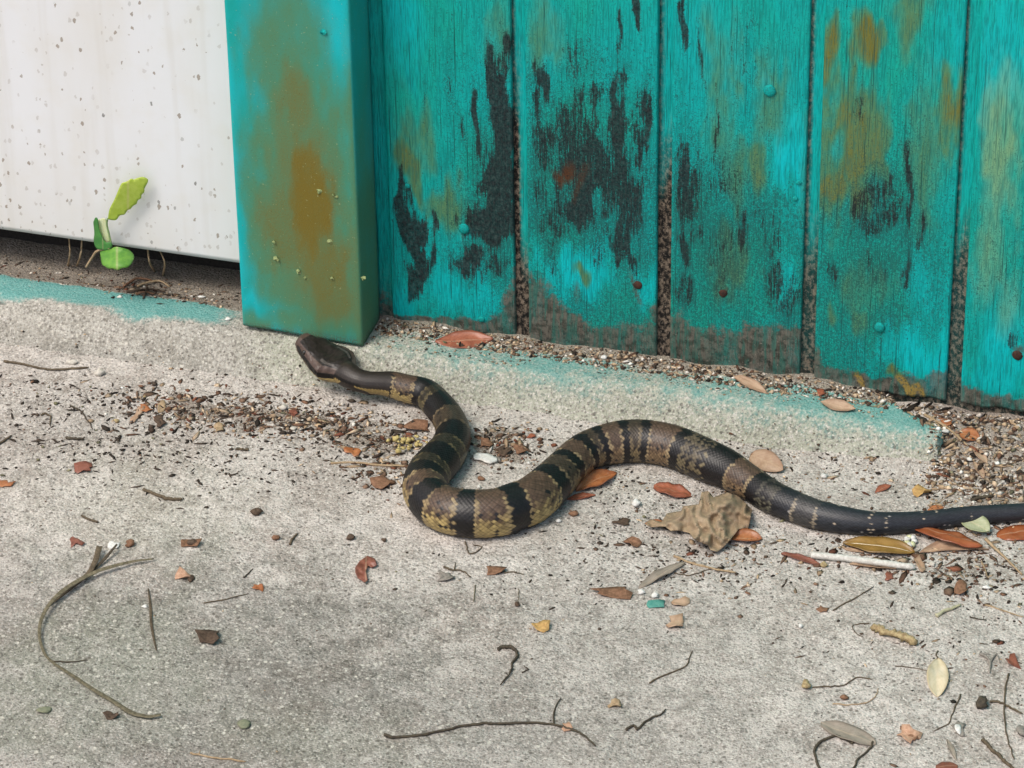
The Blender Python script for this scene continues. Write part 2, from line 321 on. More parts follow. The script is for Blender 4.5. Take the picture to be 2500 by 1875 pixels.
def gp(q, h=0.0):
    z = 0.0
    for i in range(9):
        p = on_z(q, z+h); z = .5*z+.5*float(HS(p[0], p[1])) if i else float(HS(p[0], p[1]))
    p = on_z(q, z+h); return p

def blobs(lst, x, y, plane, warp=1.0):
    """sum of soft ellipses; lst of (photo px centre, rx px, ry px, strength)"""
    m = np.zeros_like(x); jit_ = 0
    if warp:
        if plane == 'g': x, y, jit_ = x+.03*(fbm(x*22, y*22, 201, 3)-.5), y+.03*(fbm(x*22+7, y*22, 203, 3)-.5), .9*(fbm(x*70, y*70, 205, 3)-.5)
        else: x, y, jit_ = x+warp*.016*(fbm(x*60, y*26, 201, 3)-.5), y+warp*.05*(fbm(x*75+9, y*16, 203, 3)-.5), warp*1.0*(fbm(x*190, y*55, 205, 3)-.5)
    for q, rx, ry, s in lst:
        if plane == 'g': p = gp(q); cx, cy = p[0], p[1]; kx, ky = MM, MM/.57
        else: p = on_y(q, plane); cx, cy = p[0], p[2]; kx, ky = MM, MM/.85
        d = np.sqrt(((x-cx)/(rx*kx))**2+((y-cy)/(ry*ky))**2)
        m = np.maximum(m, s*sst(1.3, .25, d+jit_))
    return m
O = lambda x, y: c('o', x, y)
def axis(fine0, fine1, step, far, grow=1.35):
    a = list(np.arange(fine0, fine1+step/2, step)); s = step; lo = fine0; L = []
    while lo > -far: s *= grow; lo -= s; L.append(lo)
    s = step; hi = fine1; Rr = []
    while hi < far: s *= grow; hi += s; Rr.append(hi)
    return np.array(L[::-1]+a+Rr)
LITTER = [(O(430, 890), 230, 55, .75), (O(620, 905), 220, 50, .8), (O(800, 950), 130, 60, .7), (O(1080, 960), 110, 60, .7), (O(250, 900), 120, 40, .4), (O(120, 830), 160, 35, .45),
          (O(2150, 950), 120, 110, .85), (O(2120, 1080), 120, 60, .6), (O(1700, 1090), 90, 40, .4), (O(2000, 1220), 220, 55, .55), (O(1500, 1230), 130, 60, .25), (O(2190, 1240), 70, 60, .5),
          (O(820, 1010), 90, 50, .5), (O(1300, 1050), 80, 40, .35), (O(2200, 1000), 90, 140, .7), (O(1600, 1180), 120, 50, .3), (O(1750, 1000), 160, 40, .35)]
xs = axis(-.47, .45, .002, 60); ys = axis(-.56, .03, .002, 60)
X, Y = np.meshgrid(xs, ys); x, y = X.ravel(), Y.ravel()
lit = np.maximum(blobs(LITTER, x, y, 'g'), .8*sst(.25, .33, x)*sst(-.10, -.03, y)*(np.abs(x) < 1))
PAINTED_SHADE = [(O(420, 1480), 1000, 330, .85), (O(900, 1560), 900, 260, .62), (O(1250, 1480), 500, 300, .42), (O(250, 1380), 500, 130, .5), (O(700, 1440), 500, 70, .62), (O(150, 900), 420, 160, .3), (O(1500, 1560), 420, 160, .35), (O(1300, 1000), 900, 60, .2)]  # dimmer, dappled light towards the lower left, painted into the concrete colour
dark_tone = np.clip(np.maximum(.10, blobs(PAINTED_SHADE, x, y, 'g')), 0, 1)
moss = blobs([(O(300, 1100), 320, 160, .35), (O(1300, 1020), 200, 80, .3), (O(200, 1450), 300, 200, .45), (O(700, 1600), 300, 80, .3)], x, y, 'g')
gm = np.stack([lit, 0*x, np.clip(dark_tone, 0, 1), moss], 1)
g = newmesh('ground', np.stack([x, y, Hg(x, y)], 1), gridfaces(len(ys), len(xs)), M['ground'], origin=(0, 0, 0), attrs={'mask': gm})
tag(g, 'worn pale concrete ground strewn with grit and leaf litter', 'ground', kind='structure')
xs = np.concatenate([np.arange(-1.7, -.47, .02), np.arange(-.47, .345, .0016)]); ys = np.arange(-.088, .052, .0016)
X, Y = np.meshgrid(xs, ys); x, y = X.ravel(), Y.ravel()
left = sst(-.15, -.2, x)
crest = sst(-.050, -.030, y+.012*(fbm(x*30, y*30, 77, 3)-.5))*sst(-.004, -.013, y+.008*(fbm(x*40, y*40, 79, 3)-.5))
tq = left*crest*.78*sst(-.165, -.225, x)
band = sst(-.072, -.026, y)*(1-left)
tq = np.maximum(tq, band*np.interp(x, [-.1, -.06, .0, .03, .1, .16, .22, .29, .32], [.40, .50, .60, .66, .52, .60, .68, .74, .7]))
tq = np.maximum(tq, .2*left*sst(-.06, -.03, y)*sst(-.3, -.2, x))
lit = np.maximum(sst(-.016, -.006, y+.012*(fbm(x*35, y*35, 5, 3)-.5))*np.where(x < -.185, .8, .95), .45*sst(-.06, -.085, y))
lit = np.where((x > -.19) & (x < -.1), lit*.8, lit)
tq = tq*(1-.8*sst(.35, .9, lit))
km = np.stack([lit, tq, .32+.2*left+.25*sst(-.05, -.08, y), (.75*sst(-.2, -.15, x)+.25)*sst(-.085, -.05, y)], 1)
k = newmesh('kerb', np.stack([x, y, Hk(x, y)], 1), gridfaces(len(ys), len(xs)), M['ground'], origin=(0, 0, 0), attrs={'mask': km})
tag(k, 'low rounded concrete kerb with turquoise overspray along the wall foot', 'kerb', kind='structure')

# ------------------------------------------------------------------ plank wall
PW, GW = .1016, .0098
wall = empty('plank_wall', (.3, .01, 0), 'turquoise grooved plank wall with dark mould streaks and peeling paint', 'wall')
MOULD = [(O(1095, 420), 60, 150, .75), (O(1050, 470), 90, 90, .72), (O(1240, 330), 130, 160, .55), (O(1300, 420), 120, 120, .6), (O(1370, 420), 50, 150, .6), (O(1200, 450), 70, 110, .5), (O(1345, 560), 60, 70, .62), (O(900, 590), 60, 70, .7), (O(1500, 420), 60, 160, .42), (O(1480, 430), 34, 170, .6), (O(1650, 480), 60, 140, .35), (O(1900, 430), 90, 80, .5), (O(1700, 640), 40, 60, .5), (O(1480, 640), 40, 60, .5), (O(1020, 240), 13, 90, .75), (O(1078, 200), 26, 150, .85), (O(1062, 390), 60, 120, .92), (O(1090, 300), 34, 190, .98), (O(890, 500), 34, 100, .85), (O(868, 450), 22, 80, .7), (O(942, 480), 16, 44, .8),
         (O(915, 565), 40, 70, .85), (O(1010, 570), 46, 50, .68), (O(1080, 480), 44, 80, .8), (O(985, 270), 12, 80, .5), (O(970, 150), 16, 120, .34), (O(912, 200), 14, 80, .34), (O(1075, 560), 40, 60, .6),
         (O(1165, 195), 34, 60, .7), (O(1150, 245), 18, 90, .6), (O(1262, 360), 100, 110, .62), (O(1250, 445), 95, 66, .72), (O(1340, 290), 34, 160, .68), (O(1330, 60), 11, 80, .75), (O(1378, 40), 10, 60, .85),
         (O(1228, 110), 12, 90, .5), (O(1300, 225), 36, 80, .5), (O(1180, 340), 24, 80, .62), (O(1392, 270), 22, 130, .62), (O(1355, 520), 44, 110, .62), (O(1300, 560), 40, 60, .45), (O(1195, 540), 26, 70, .45), (O(1270, 130), 90, 90, .36),
         (O(1478, 350), 26, 150, .62), (O(1482, 530), 24, 80, .62), (O(1520, 120), 10, 110, .55), (O(1540, 290), 10, 120, .55), (O(1565, 400), 60, 90, .40), (O(1612, 500), 30, 80, .5), (O(1664, 570), 26, 100, .5), (O(1480, 30), 14, 70, .7), (O(1600, 90), 80, 110, .3),
         (O(1880, 460), 84, 70, .52), (O(1962, 400), 12, 160, .6), (O(1990, 490), 13, 60, .55), (O(1792, 600), 34, 44, .55), (O(1960, 570), 14, 80, .55), (O(1855, 250), 30, 60, .45), (O(1900, 560), 60, 60, .35), (O(1560, 560), 80, 120, .38), (O(1930, 720), 80, 50, .25), (O(2190, 740), 26, 50, .5)]
OCHRE = [(O(885, 345), 44, 70, .75), (O(960, 440), 60, 80, .5), (O(905, 290), 50, 100, .42), (O(1075, 60), 40, 120, .25), (O(1180, 90), 60, 100, .3), (O(1248, 585), 24, 24, .6), (O(1580, 580), 66, 100, .5), (O(1590, 390), 40, 90, .42), (O(1560, 250), 60, 120, .35), (O(1640, 360), 36, 70, .6), (O(1660, 250), 60, 160, .33),
         (O(1872, 110), 50, 70, .95), (O(1792, 80), 30, 66, .8), (O(1855, 330), 80, 150, .78), (O(1800, 400), 40, 50, .85), (O(2055, 250), 38, 110, .85), (O(1962, 30), 50, 80, .5), (O(1815, 280), 30, 40, .75), (O(1790, 320), 60, 200, .55), (O(2000, 330), 60, 200, .35), (O(1880, 620), 80, 90, .35), (O(1790, 690), 16, 30, .6), (O(1860, 680), 26, 40, .5), (O(1560, 120), 60, 160, .25), (O(1850, 828), 30, 22, .9), (O(1955, 835), 60, 26, .95)]
PALE = [(O(2165, 340), 50, 180, .75), (O(2150, 540), 46, 120, .55), (O(2180, 640), 40, 80, .35), (O(2200, 250), 40, 90, .3)]
FRESH = [(O(1710, 375), 44, 66, .95), (O(1715, 330), 30, 60, .6), (O(1250, 590), 120, 66, .8), (O(1400, 600), 40, 60, .6), (O(2180, 100), 130, 170, .55), (O(2000, 770), 130, 70, .75), (O(2160, 770), 70, 120, .7), (O(1000, 640), 110, 60, .5), (O(870, 640), 40, 60, .6), (O(1540, 100), 90, 160, .25), (O(870, 60), 60, 120, .6), (O(1662, 195), 22, 22, .8), (O(1000, 493), 30, 24, .6), (O(1690, 600), 30, 60, .5), (O(1980, 600), 40, 100, .35), (O(1190, 80), 30, 140, .3)]
RUST = [(O(1217, 355), 26, 22, .9), (O(1378, 616), 14, 14, .8), (O(1562, 634), 10, 10, .6), (O(2196, 768), 16, 16, .8), (O(1245, 400), 24, 24, .5), (O(1235, 640), 12, 30, .5)]
gx = [-.12, -.09, -.06, -.02, -.006, .004, .015, .024, .045, .064, .09, .1016, .112, .125, .155, .188, .203, .212, .219, .255, .29, .305, .315, .34, .4, 3]
gh = [.004, .007, .010, .016, .05, .075, .058, .048, .034, .028, .03, .05, .042, .038, .042, .052, .062, .034, .021, .014, .020, .032, .018, .014, .012, .012]
def bot(x): return -.0015+.0035*(fbm(x*70, x*0+4.4, 51, 4)-.5)*2+.0015*sst(.24, .34, x)
def wall_masks(x, z, y0):
    mo = np.minimum(1, 1.12*blobs(MOULD, x, z, 0.0)); oc = blobs(OCHRE, x, z, 0.0); fr = blobs(FRESH, x, z, 0.0); ru = blobs(RUST, x, z, 0.0); pa = blobs(PALE, x, z, 0.0)
    h = np.interp(x+.012*(fbm(x*60, z*60, 63, 3)-.5), gx, gh)*(.5+1.0*fbm(x*75, z*40, 61, 4)); gr = sst(1.35, .15, z/h)
    zb = z+.03*(fbm(x*30, z*8, 71, 3)-.5)
    worn = np.clip(.34+.36*sst(.30, .10, z)*sst(-.1, 0., x)+.4*mo+.25*(fbm(x*14, z*9, 91, 3)-.5)-.55*fr-.2*oc-.25*sst(.27, .32, x), 0, 1)
    mo = np.maximum(mo, .16*sst(.34, .05, z)*sst(-.09, -.03, x)*sst(.29, .20, x))
    return mo, oc, gr, fr, worn, ru, pa
planks = []
def plank(i):
    x0, x1 = i*PW+GW, (i+1)*PW
    if i == -1: x0 = -.0905
    near = -1 <= i <= 3
    fine = np.linspace(x0+.0012, x1-.0012, 62 if near else 12)
    bx = np.concatenate([[x0, x0, x0+.0004], fine, [x1-.0004, x1, x1]])
    by = np.concatenate([[.0095, .0014, .0004], 0*fine, [.0004, .0014, .0095]])
    zf = np.concatenate([np.arange(0, .34, .0016 if near else .01), np.geomspace(.345, 2.25, 30)])
    nz, nx = len(zf), len(bx)
    Xg = np.tile(bx, (nz, 1)); Yg = np.tile(by, (nz, 1)); Zg = np.tile(zf[:, None], (1, nx)).astype(float)
    b = bot(bx)[None, :]; Zg = np.where(Zg < .03, b+(Zg/.03)*(.03-b), Zg)
    front = (Yg < .002)
    Yg = Yg+front*(.0006*(fbm(Xg*420, Zg*16, 13, 3)-.5)+.0022*(fbm(Xg*9+i*3.1, Zg*4, 15, 2)-.5))
    rot = sst(.02, -.002, Zg)*front; Yg = Yg+rot*.002*fbm(Xg*130, Zg*130, 19, 3)
    V = np.stack([Xg, Yg, Zg], -1)
    V = np.concatenate([np.stack([bx, np.full(nx, .0095), bot(bx)+.0006], 1)[None], V, np.stack([bx, np.full(nx, .0095), np.full(nx, 2.25)], 1)[None]], 0)
    P = V.reshape(-1, 3); mo, oc, gr, fr, worn, ru, pa = wall_masks(P[:, 0], P[:, 2], 0)
    side = np.clip((P[:, 1]-.0025)/.004, 0, 1); lm = sst(.22, .12, P[:, 2])*side*.8
    m1 = np.stack([np.maximum(mo, .35*side), oc*(1-side), gr, fr*(1-side)], 1); m2 = np.stack([worn, ru, pa, lm], 1)
    o = newmesh('plank', P, gridfaces(nz+2, nx), M['paint'], parent=wall, attrs={'mask': m1, 'maskb': m2})
    planks.append(o); return o
pl = {i: plank(i) for i in range(-1, 14)}
# board at the back of the grooves
bx = np.arange(-.105, 1.45, .0024); bz = np.concatenate([np.arange(-.012, .34, .0024), np.geomspace(.35, 2.25, 20)])
Xg, Zg = np.meshgrid(bx, bz); P = np.stack([Xg.ravel(), np.full(Xg.size, .0036)+.0004*(fbm(Xg.ravel()*200, Zg.ravel()*60, 3, 2)-.5), Zg.ravel()], 1)
gi = np.round((P[:, 0]-GW/2)/PW)
top = {-1: -.02, 0: .20, 1: .165, 2: .12, 3: .125}
zt = np.array([top.get(int(v), .1) for v in gi]); nzv = P[:, 2]+.05*(fbm(P[:, 0]*160, P[:, 2]*22, 5, 3)-.5)
fx = (P[:, 0]-gi*PW)/GW                              # 0 left .. 1 right across a groove
gro = sst(.03, -.03, nzv-zt)*np.where(np.isin(gi, [0, 1]), 1.0, .9)
gro = np.maximum(gro, sst(.30, .14, fx)*.8)  # shadow down each groove's left edge, painted as a dark line
gro = np.where(gi == 0, np.minimum(gro, np.maximum(sst(.62, .32, fx), sst(.10, .05, nzv))), gro)
gro = np.where(gi == -1, .3*sst(.06, .0, P[:, 2]), gro)
m1 = np.stack([np.where(gi == -1, .25, .12), 0*fx, sst(.05, .0, P[:, 2])*.6, .12+0*fx], 1); m2 = np.stack([0*fx+.15, 0*fx, 0*fx, np.clip(gro, 0, 1)], 1)
newmesh('groove_board', P, gridfaces(len(bz), len(bx)), M['paint'], parent=wall, attrs={'mask': m1, 'maskb': m2})
def boxmesh(name, lo, hi, mat, parent=None):
    (a, b, c0), (d, e, f) = lo, hi
    V = [(a, b, c0), (d, b, c0), (d, e, c0), (a, e, c0), (a, b, f), (d, b, f), (d, e, f), (a, e, f)]
    F = [(0, 3, 2, 1), (4, 5, 6, 7), (0, 1, 5, 4), (1, 2, 6, 5), (2, 3, 7, 6), (3, 0, 4, 7)]
    return newmesh(name, V, F, mat, smooth=False, parent=parent)
boxmesh('shade_back_board', (-.1, .012, .006), (1.45, .05, 2.25), M['dark'], wall)
# nails
def lathe(name, cen, r, h, mat, parent, seg=10, dome=True):
    V = []; F = []
    prof = [(1.0, 0), (1.0, .35), (.8, .75), (.4, .97)]
    for pr, ph in prof:
        for k_ in range(seg):
            a = 2*math.pi*k_/seg; j = 1+.10*random.uniform(-1, 1); V.append((cen[0]+r*pr*j*math.cos(a), cen[1]-h*ph+.0004, cen[2]+r*pr*j*math.sin(a)))
    V.append((cen[0], cen[1]-h+.0004, cen[2]))
    for i in range(len(prof)-1):
        for k_ in range(seg): F.append((i*seg+k_, i*seg+(k_+1) % seg, (i+1)*seg+(k_+1) % seg, (i+1)*seg+k_))
    for k_ in range(seg): F.append(((len(prof)-1)*seg+k_, (len(prof)-1)*seg+(k_+1) % seg, len(V)-1))
    return newmesh(name, V, F, mat, parent=parent)
for q, pi_, r, h, m in [(O(1002, 494), -1, .0040, .0018, 'cyan'), (O(1662, 196), 1, .0044, .0020, 'cyan'), (O(1900, 707), 2, .0038, .002, 'cyan'), (O(1378, 616), 0, .0034, .0014, 'rust'), (O(1562, 634), 1, .0030, .0012, 'rust'), (O(2197, 768), 3, .0036, .0014, 'rust'), (O(880, 402), -1, .002, .001, 'cyan')]:
    p = on_y(q, 0.0); lathe('nail_head', p, r, h, M[m], pl[pi_])
# little paint blisters and flakes on planks
for q, pi_ in [(O(1718, 430), 1), (O(1725, 395), 1), (O(1040, 690), -1)]:
    p = on_y(q, 0.0); lathe('paint_blister', p, random.uniform(.0014, .0026), .0008, M['cyan'], pl[pi_], 7)

# ------------------------------------------------------------------ post beside the planks
PX0, PX1, PYF = -.1886, -.0996, -.038
post = empty('corner_post', (-.144, -.019, 0), 'square turquoise post with a big ochre stain, beside the white wall sheet', 'post')
def ring_post():
    pts = []
    b = .0016
    for xx in np.linspace(PX0+b, PX1-b, 46): pts.append((xx, PYF))
    pts += [(PX1-b*.3, PYF+b*.3)]
    for yy in np.linspace(PYF+b, .0, 14): pts.append((PX1, yy))
    pts += [(PX0, .0)]
    for yy in np.linspace(-.002, PYF+b, 8): pts.append((PX0, yy))
    pts += [(PX0+b*.3, PYF+b*.3)]
    return np.array(pts)
rp = ring_post(); zf = np.concatenate([np.linspace(0, .32, 150), np.geomspace(.33, 2.25, 24)])
V = []
for zz in zf:
    zb = zz
    bl = np.interp(rp[:, 0], [PX0, PX1], [.0042, .0012])+.001*(fbm(rp[:, 0]*90, rp[:, 1]*90, 5, 2)-.5)
    zc = np.where(zb < .03, bl+(zb/.03)*(.03-bl), zb)
    V.append(np.stack([rp[:, 0], rp[:, 1]+.0008*(fbm(rp[:, 0]*30, np.full(len(rp), zz*14), 7, 2)-.5), zc], 1))
V = np.array(V); nr = len(rp); P = V.reshape(-1, 3)
F = []
for i in range(len(zf)-1):
    for j in range(nr): F.append((i*nr+j, i*nr+(j+1) % nr, (i+1)*nr+(j+1) % nr, (i+1)*nr+j))
F = [f for f in F]; F.append(tuple(range(nr))[::-1]); F.append(tuple((len(zf)-1)*nr+j for j in range(nr)))
OP = [(O(655, 400), 175, 400, .66), (O(670, 440), 105, 250, .95), (O(690, 560), 130, 200, .8), (O(640, 230), 90, 170, .7), (O(610, 130), 120, 220, .5), (O(640, 60), 100, 160, .42), (O(620, 480), 130, 230, .7), (O(720, 660), 90, 120, .72), (O(640, 620), 140, 110, .55), (O(660, 700), 160, 60, .5), (O(560, 700), 60, 40, .45), (O(775, 330), 60, 300, .5), (O(775, 620), 60, 240, .62), (O(620, 10), 110, 110, .42)]
oc = blobs(OP, P[:, 0], P[:, 2], PYF, .45); fr = blobs([(O(730, 60), 40, 160, .7), (O(500, 300), 26, 330, .5), (O(550, 650), 34, 40, .75), (O(510, 560), 26, 120, .5)], P[:, 0], P[:, 2], PYF)
sideR = (P[:, 0] > PX1-.0008); oc = np.where(sideR, .35*sst(.22, .05, P[:, 2])+.15, oc)
newmesh('post_board', P, F, M['post'], parent=post, attrs={'mask': np.stack([0*oc, oc, .8*sst(.010, .003, P[:, 2]), fr*(1-sideR)], 1)})
for q, r in [(O(645, 586), .0032), (O(598, 558), .0026), (O(690, 412), .0026), (O(728, 425), .0014), (O(712, 522), .0030), (O(720, 420), .001), (O(786, 600), .002), (O(660, 600), .0015), (O(718, 600), .0018), (O(592, 522), .0016), (O(698, 68), .0032)]:
    p = on_y(q, PYF)
    n_ = 7; Vv = [(p[0], p[1]-.0011, p[2])]
    for k_ in range(n_):
        a = 2*math.pi*k_/n_; rr = r*random.uniform(.55, 1.1); Vv.append((p[0]+rr*math.cos(a), p[1]+(.0002 if random.random() < .6 else -.0014), p[2]+.8*rr*math.sin(a)))
    newmesh('paint_flake', Vv, [(0, 1+k_, 1+(k_+1) % n_) for k_ in range(n_)], M['chip'] if q != O(698, 68) else M['cyan'], smooth=False, parent=post, solid=.0003, uv=[(0, 0)]*8)

# ------------------------------------------------------------------ white wall sheet left of the post
panel = empty('white_wall', (-.8, .006, .031), 'smooth white wall sheet with dirt specks, raised above a dark gap', 'wall')
px = np.concatenate([np.linspace(-1.7, -.47, 20), np.linspace(-.46, -.1895, 70)]); pz = np.concatenate([np.linspace(.0311, .26, 70), np.geomspace(.27, 2.25, 20)])
Xg, Zg = np.meshgrid(px, pz); P = np.stack([Xg.ravel(), .0006*(fbm(Xg.ravel()*6, Zg.ravel()*5, 4, 2)-.5), Zg.ravel()], 1)
low = np.stack([px, np.full(len(px), .012), np.full(len(px), .0316)], 1); lip = np.stack([px, np.full(len(px), .0), np.full(len(px), .0311)], 1)
P = np.concatenate([low, P], 0)
dm = np.clip(.9*sst(.13, .03, P[:, 2]+.25*(P[:, 0]+.42))+.25*(fbm(P[:, 0]*20, P[:, 2]*20, 4, 3)-.4), 0, 1)
newmesh('sheet', P, gridfaces(len(pz)+1, len(px)), M['panel'], parent=panel, attrs={'mask': np.stack([dm]*4, 1)})
boxmesh('shade_backing', (-1.7, .0135, .034), (-.1905, .045, 2.25), M['dark'], panel)
boxmesh('light_stop_board', (-1.7, .0465, -.02), (-.1, .06, 2.25), M['dark'], panel)  # added board that keeps sky light out of the gap under the sheet

# ------------------------------------------------------------------ snake
r_ = lambda k, L: [(c(k, a, b), hw, lf) for a, b, hw, lf in L]
nodes = r_('H', [(170, 232, 0, .020), (330, 385, 0, .021), (500, 515, 0, .021), (650, 622, 0, .020), (790, 722, 30, .019), (930, 805, 28.5, .0175), (1080, 850, 28, .0165), (1250, 862, 29, .0155), (1430, 882, 33, .0140), (1610, 925, 35, .0122)])
nodes += r_('D', [(1075, 592, 36, 0), (1160, 665, 38, 0), (1232, 755, 39, 0), (1262, 855, 42, 0), (1238, 945, 46, 0), (1175, 1030, 50, 0), (1105, 1110, 52, 0), (1070, 1200, 52, 0), (1090, 1275, 53, 0), (1160, 1340, 54, 0), (1260, 1378, 56, 0), (1400, 1394, 57.5, 0), (1560, 1388, 57.5, 0)])
nodes += r_('E', [(20, 1020, 57, 0), (140, 966, 56, 0), (285, 850, 52, 0), (395, 738, 48, 0), (515, 630, 47, 0), (640, 573, 49, 0), (795, 543, 52, 0), (940, 534, 52.5, 0), (1105, 553, 52, 0), (1250, 595, 51.5, 0), (1435, 672, 51, 0), (1580, 742, 47, 0), (1690, 803, 43, 0), (1785, 862, 40, 0), (1915, 945, 39, 0)])
nodes += r_('G', [(415, 1015, 37, 0), (580, 1075, 35, 0), (790, 1116, 32, 0), (1000, 1138, 28, 0), (1202, 1139, 25.5, 0), (1410, 1120, 24, 0), (1705, 1085, 22.5, 0), (2111, 1057, 21.5, 0), (2450, 1035, 19, 0), (2800, 1000, 15, 0), (3150, 985, 10, 0), (3450, 1005, 3, 0)])
FL = .84
cp = []; cr = []
for q, hw, lf in nodes:
    r0 = max(hw*MM, .0012)
    cp.append(gp(q, lf if lf else r0*FL)); cr.append(r0)
cp = np.array(cp); cr = np.array(cr)
nb = len(cp)
zz = cp[:, 2].copy()
for _ in range(2): zz[9:-1] = .25*zz[8:-2]+.5*zz[9:-1]+.25*zz[10:]
cp[:, 2] = zz
def catmull(P, n=24):
    P = np.asarray(P, float); Q = np.vstack([2*P[0]-P[1], P, 2*P[-1]-P[-2]]); out = []
    for i in range(1, len(Q)-2):
        t = np.linspace(0, 1, n, endpoint=False)[:, None]
        out.append(.5*((2*Q[i])+(-Q[i-1]+Q[i+1])*t+(2*Q[i-1]-5*Q[i]+4*Q[i+1]-Q[i+2])*t**2+(-Q[i-1]+3*Q[i]-3*Q[i+1]+Q[i+2])*t**3))
    out.append(P[-1:]); return np.vstack(out)
CC = catmull(np.column_stack([cp, cr]))
ds = np.linalg.norm(np.diff(CC[:, :3], axis=0), axis=1); S0 = np.concatenate([[0], np.cumsum(ds)])
s_node4 = S0[4*24]; HL = s_node4                                # head length: snout to neck
STEP = .0006
sv = np.concatenate([np.array([0, .0002, .0006, .0012, .0019]), np.arange(.0027, S0[-1], STEP)])
Pc = np.stack([np.interp(sv, S0, CC[:, i]) for i in range(4)], 1)
ctr, rad = Pc[:, :3], Pc[:, 3]
ctr_s = ctr.copy()
for _ in range(6): ctr_s[1:-1] = .25*ctr_s[:-2]+.5*ctr_s[1:-1]+.25*ctr_s[2:]
ctr = ctr_s
T = np.gradient(ctr, sv, axis=0); T /= np.linalg.norm(T, axis=1)[:, None]
Sd = np.cross(T, np.array([0, 0, 1.0])); Sd /= np.linalg.norm(Sd, axis=1)[:, None]; Up = np.cross(Sd, T)
u = np.clip(sv/HL, 0, 1.0)
W0 = .0168
hwid = np.interp(u, [0, .02, .06, .14, .28, .45, .62, .76, .88, 1.0], np.array([.06, .22, .38, .50, .66, .86, 1.0, .98, .80, .60])*W0)
hhei = np.interp(u, [0, .02, .06, .14, .28, .45, .62, .76, .88, 1.0], np.array([.10, .30, .42, .50, .60, .66, .72, .76, .78, .74])*.0112)
bl = sst(.86, 1.12, sv/HL)
a_w = hwid*(1-bl)+rad*bl; a_h = hhei*(1-bl)+rad*.97*bl
NPH = 144
ph = np.linspace(-math.pi, math.pi, NPH, endpoint=False)         # 0 = top of the back
cs, sn = np.cos(ph), np.sin(ph)
ex = (1-bl)[:, None]*.86+bl[:, None]*1.0                        # squarer head section
sx = np.sign(sn)[None]*np.abs(sn)[None]**ex; sy = np.sign(cs)[None]*np.abs(cs)[None]**ex
# back slightly ridged, belly flat
bellyc = np.where(sy < -FL, -FL+(sy+FL)*.15, sy)
yy = np.where(bl[:, None] > .5, bellyc, sy); ridge = 1+.04*bl[:, None]*np.maximum(0, cs)[None]**8
Lx = a_w[:, None]*sx; Ly = a_h[:, None]*yy*ridge
# scale lattice
NR = 62; SL = .0029*np.interp(sv, [0, HL, .12, .5, .8], [.55, .6, .85, 1, .7])
si = np.concatenate([[0], np.cumsum(np.diff(sv)/SL[1:])])
A = si[:, None]+0*ph[None]; B = (ph[None]/(2*math.pi)*NR)+0*A
# staggered diamonds: rotate lattice 45 degrees
p1 = A+B/2; p2 = A-B/2; i1 = np.floor(p1); i2 = np.floor(p2); f1 = p1-i1-.5; f2 = p2-i2-.5
dd = np.maximum(np.abs(f1), np.abs(f2))*2                        # 0 centre, 1 edge
ca = (i1+.5+i2+.5)/2; cb = (i1+.5)-(i2+.5)                       # cell centre in lattice
cs_s = np.interp(ca, si, sv); cphi = cb/NR*2*math.pi
rid = hsh(i1, i2, 5); rid2 = hsh(i1, i2, 9)
keel = np.exp(-((B-cb)/.16)**2)
disp = (.00026*(1-dd**3)+.00014*keel*(1-dd))*np.interp(sv, [0, HL*.8, HL*1.2, .7, .85], [.12, .25, 1, 1, .6])[:, None]*np.interp(rad, [0, .004, .012], [.2, .5, 1])[:, None]
nrm = np.sqrt((sx/np.maximum(a_w, 1e-4)[:, None])**2+(sy/np.maximum(a_h, 1e-4)[:, None])**2)
hb = (1-bl)[:, None]                                            # head relief: brow ridges, jaw muscles, snout rim, small scales
U_ = (sv/HL)[:, None]; D_ = np.degrees(np.abs(ph))[None]
relief = hb*(.0009*np.exp(-((U_-.33)/.09)**2-((D_-48)/16)**2)+.0016*np.exp(-((U_-.72)/.13)**2-((D_-72)/26)**2)-.0007*np.exp(-((U_-.62)/.2)**2-(D_/14)**2)-.0008*np.exp(-((U_-.2)/.1)**2-((D_-80)/14)**2)+.00035*(vn(A*1.1, B*.8, 33)-.5)+.0006*(vn(A*.35, B*.25, 35)-.5))
Lx = Lx+(disp+relief)*sx; Ly = Ly+(disp+relief)*sy
V = ctr[:, None, :]+Lx[..., None]*Sd[:, None, :]+Ly[..., None]*Up[:, None, :]
# bands, located by photo position along the spine
d_ = ctr-CAM; zf_ = d_@fwd; prj = np.stack([1250+FPX*(d_@rgt)/zf_, 937.5-FPX*(d_@upv)/zf_], 1)
def s_at(q, lo=0, hi=9):
    m = (sv >= lo) & (sv <= hi); idx = np.where(m)[0]; return sv[idx[np.argmin(((prj[idx]-np.array(q))**2).sum(1))]]
def bnd(k, pa, pb, kind): return (s_at(c(k, *pa)), s_at(c(k, *pb)), kind)
ymid = lambda k, L: L
bands = [bnd('H', (1405, 880), (1720, 960), 'L'), bnd('D', (1105, 615), (1150, 655), 'O'), bnd('D', (1228, 750), (1262, 860), 'B'), bnd('D', (1225, 965), (1180, 1025), 'O'), bnd('D', (1110, 1105), (1078, 1150), 'O'),
         bnd('D', (1072, 1215), (1100, 1285), 'L'), bnd('D', (1172, 1345), (1312, 1388), 'L'), bnd('D', (1415, 1394), (1595, 1385), 'L')]
ev = lambda xx: np.interp(xx, [20, 140, 285, 395, 515, 640, 795, 940, 1105, 1250, 1435, 1580, 1690, 1785, 1915], [1020, 966, 850, 738, 630, 573, 543, 534, 553, 595, 672, 742, 803, 862, 945])
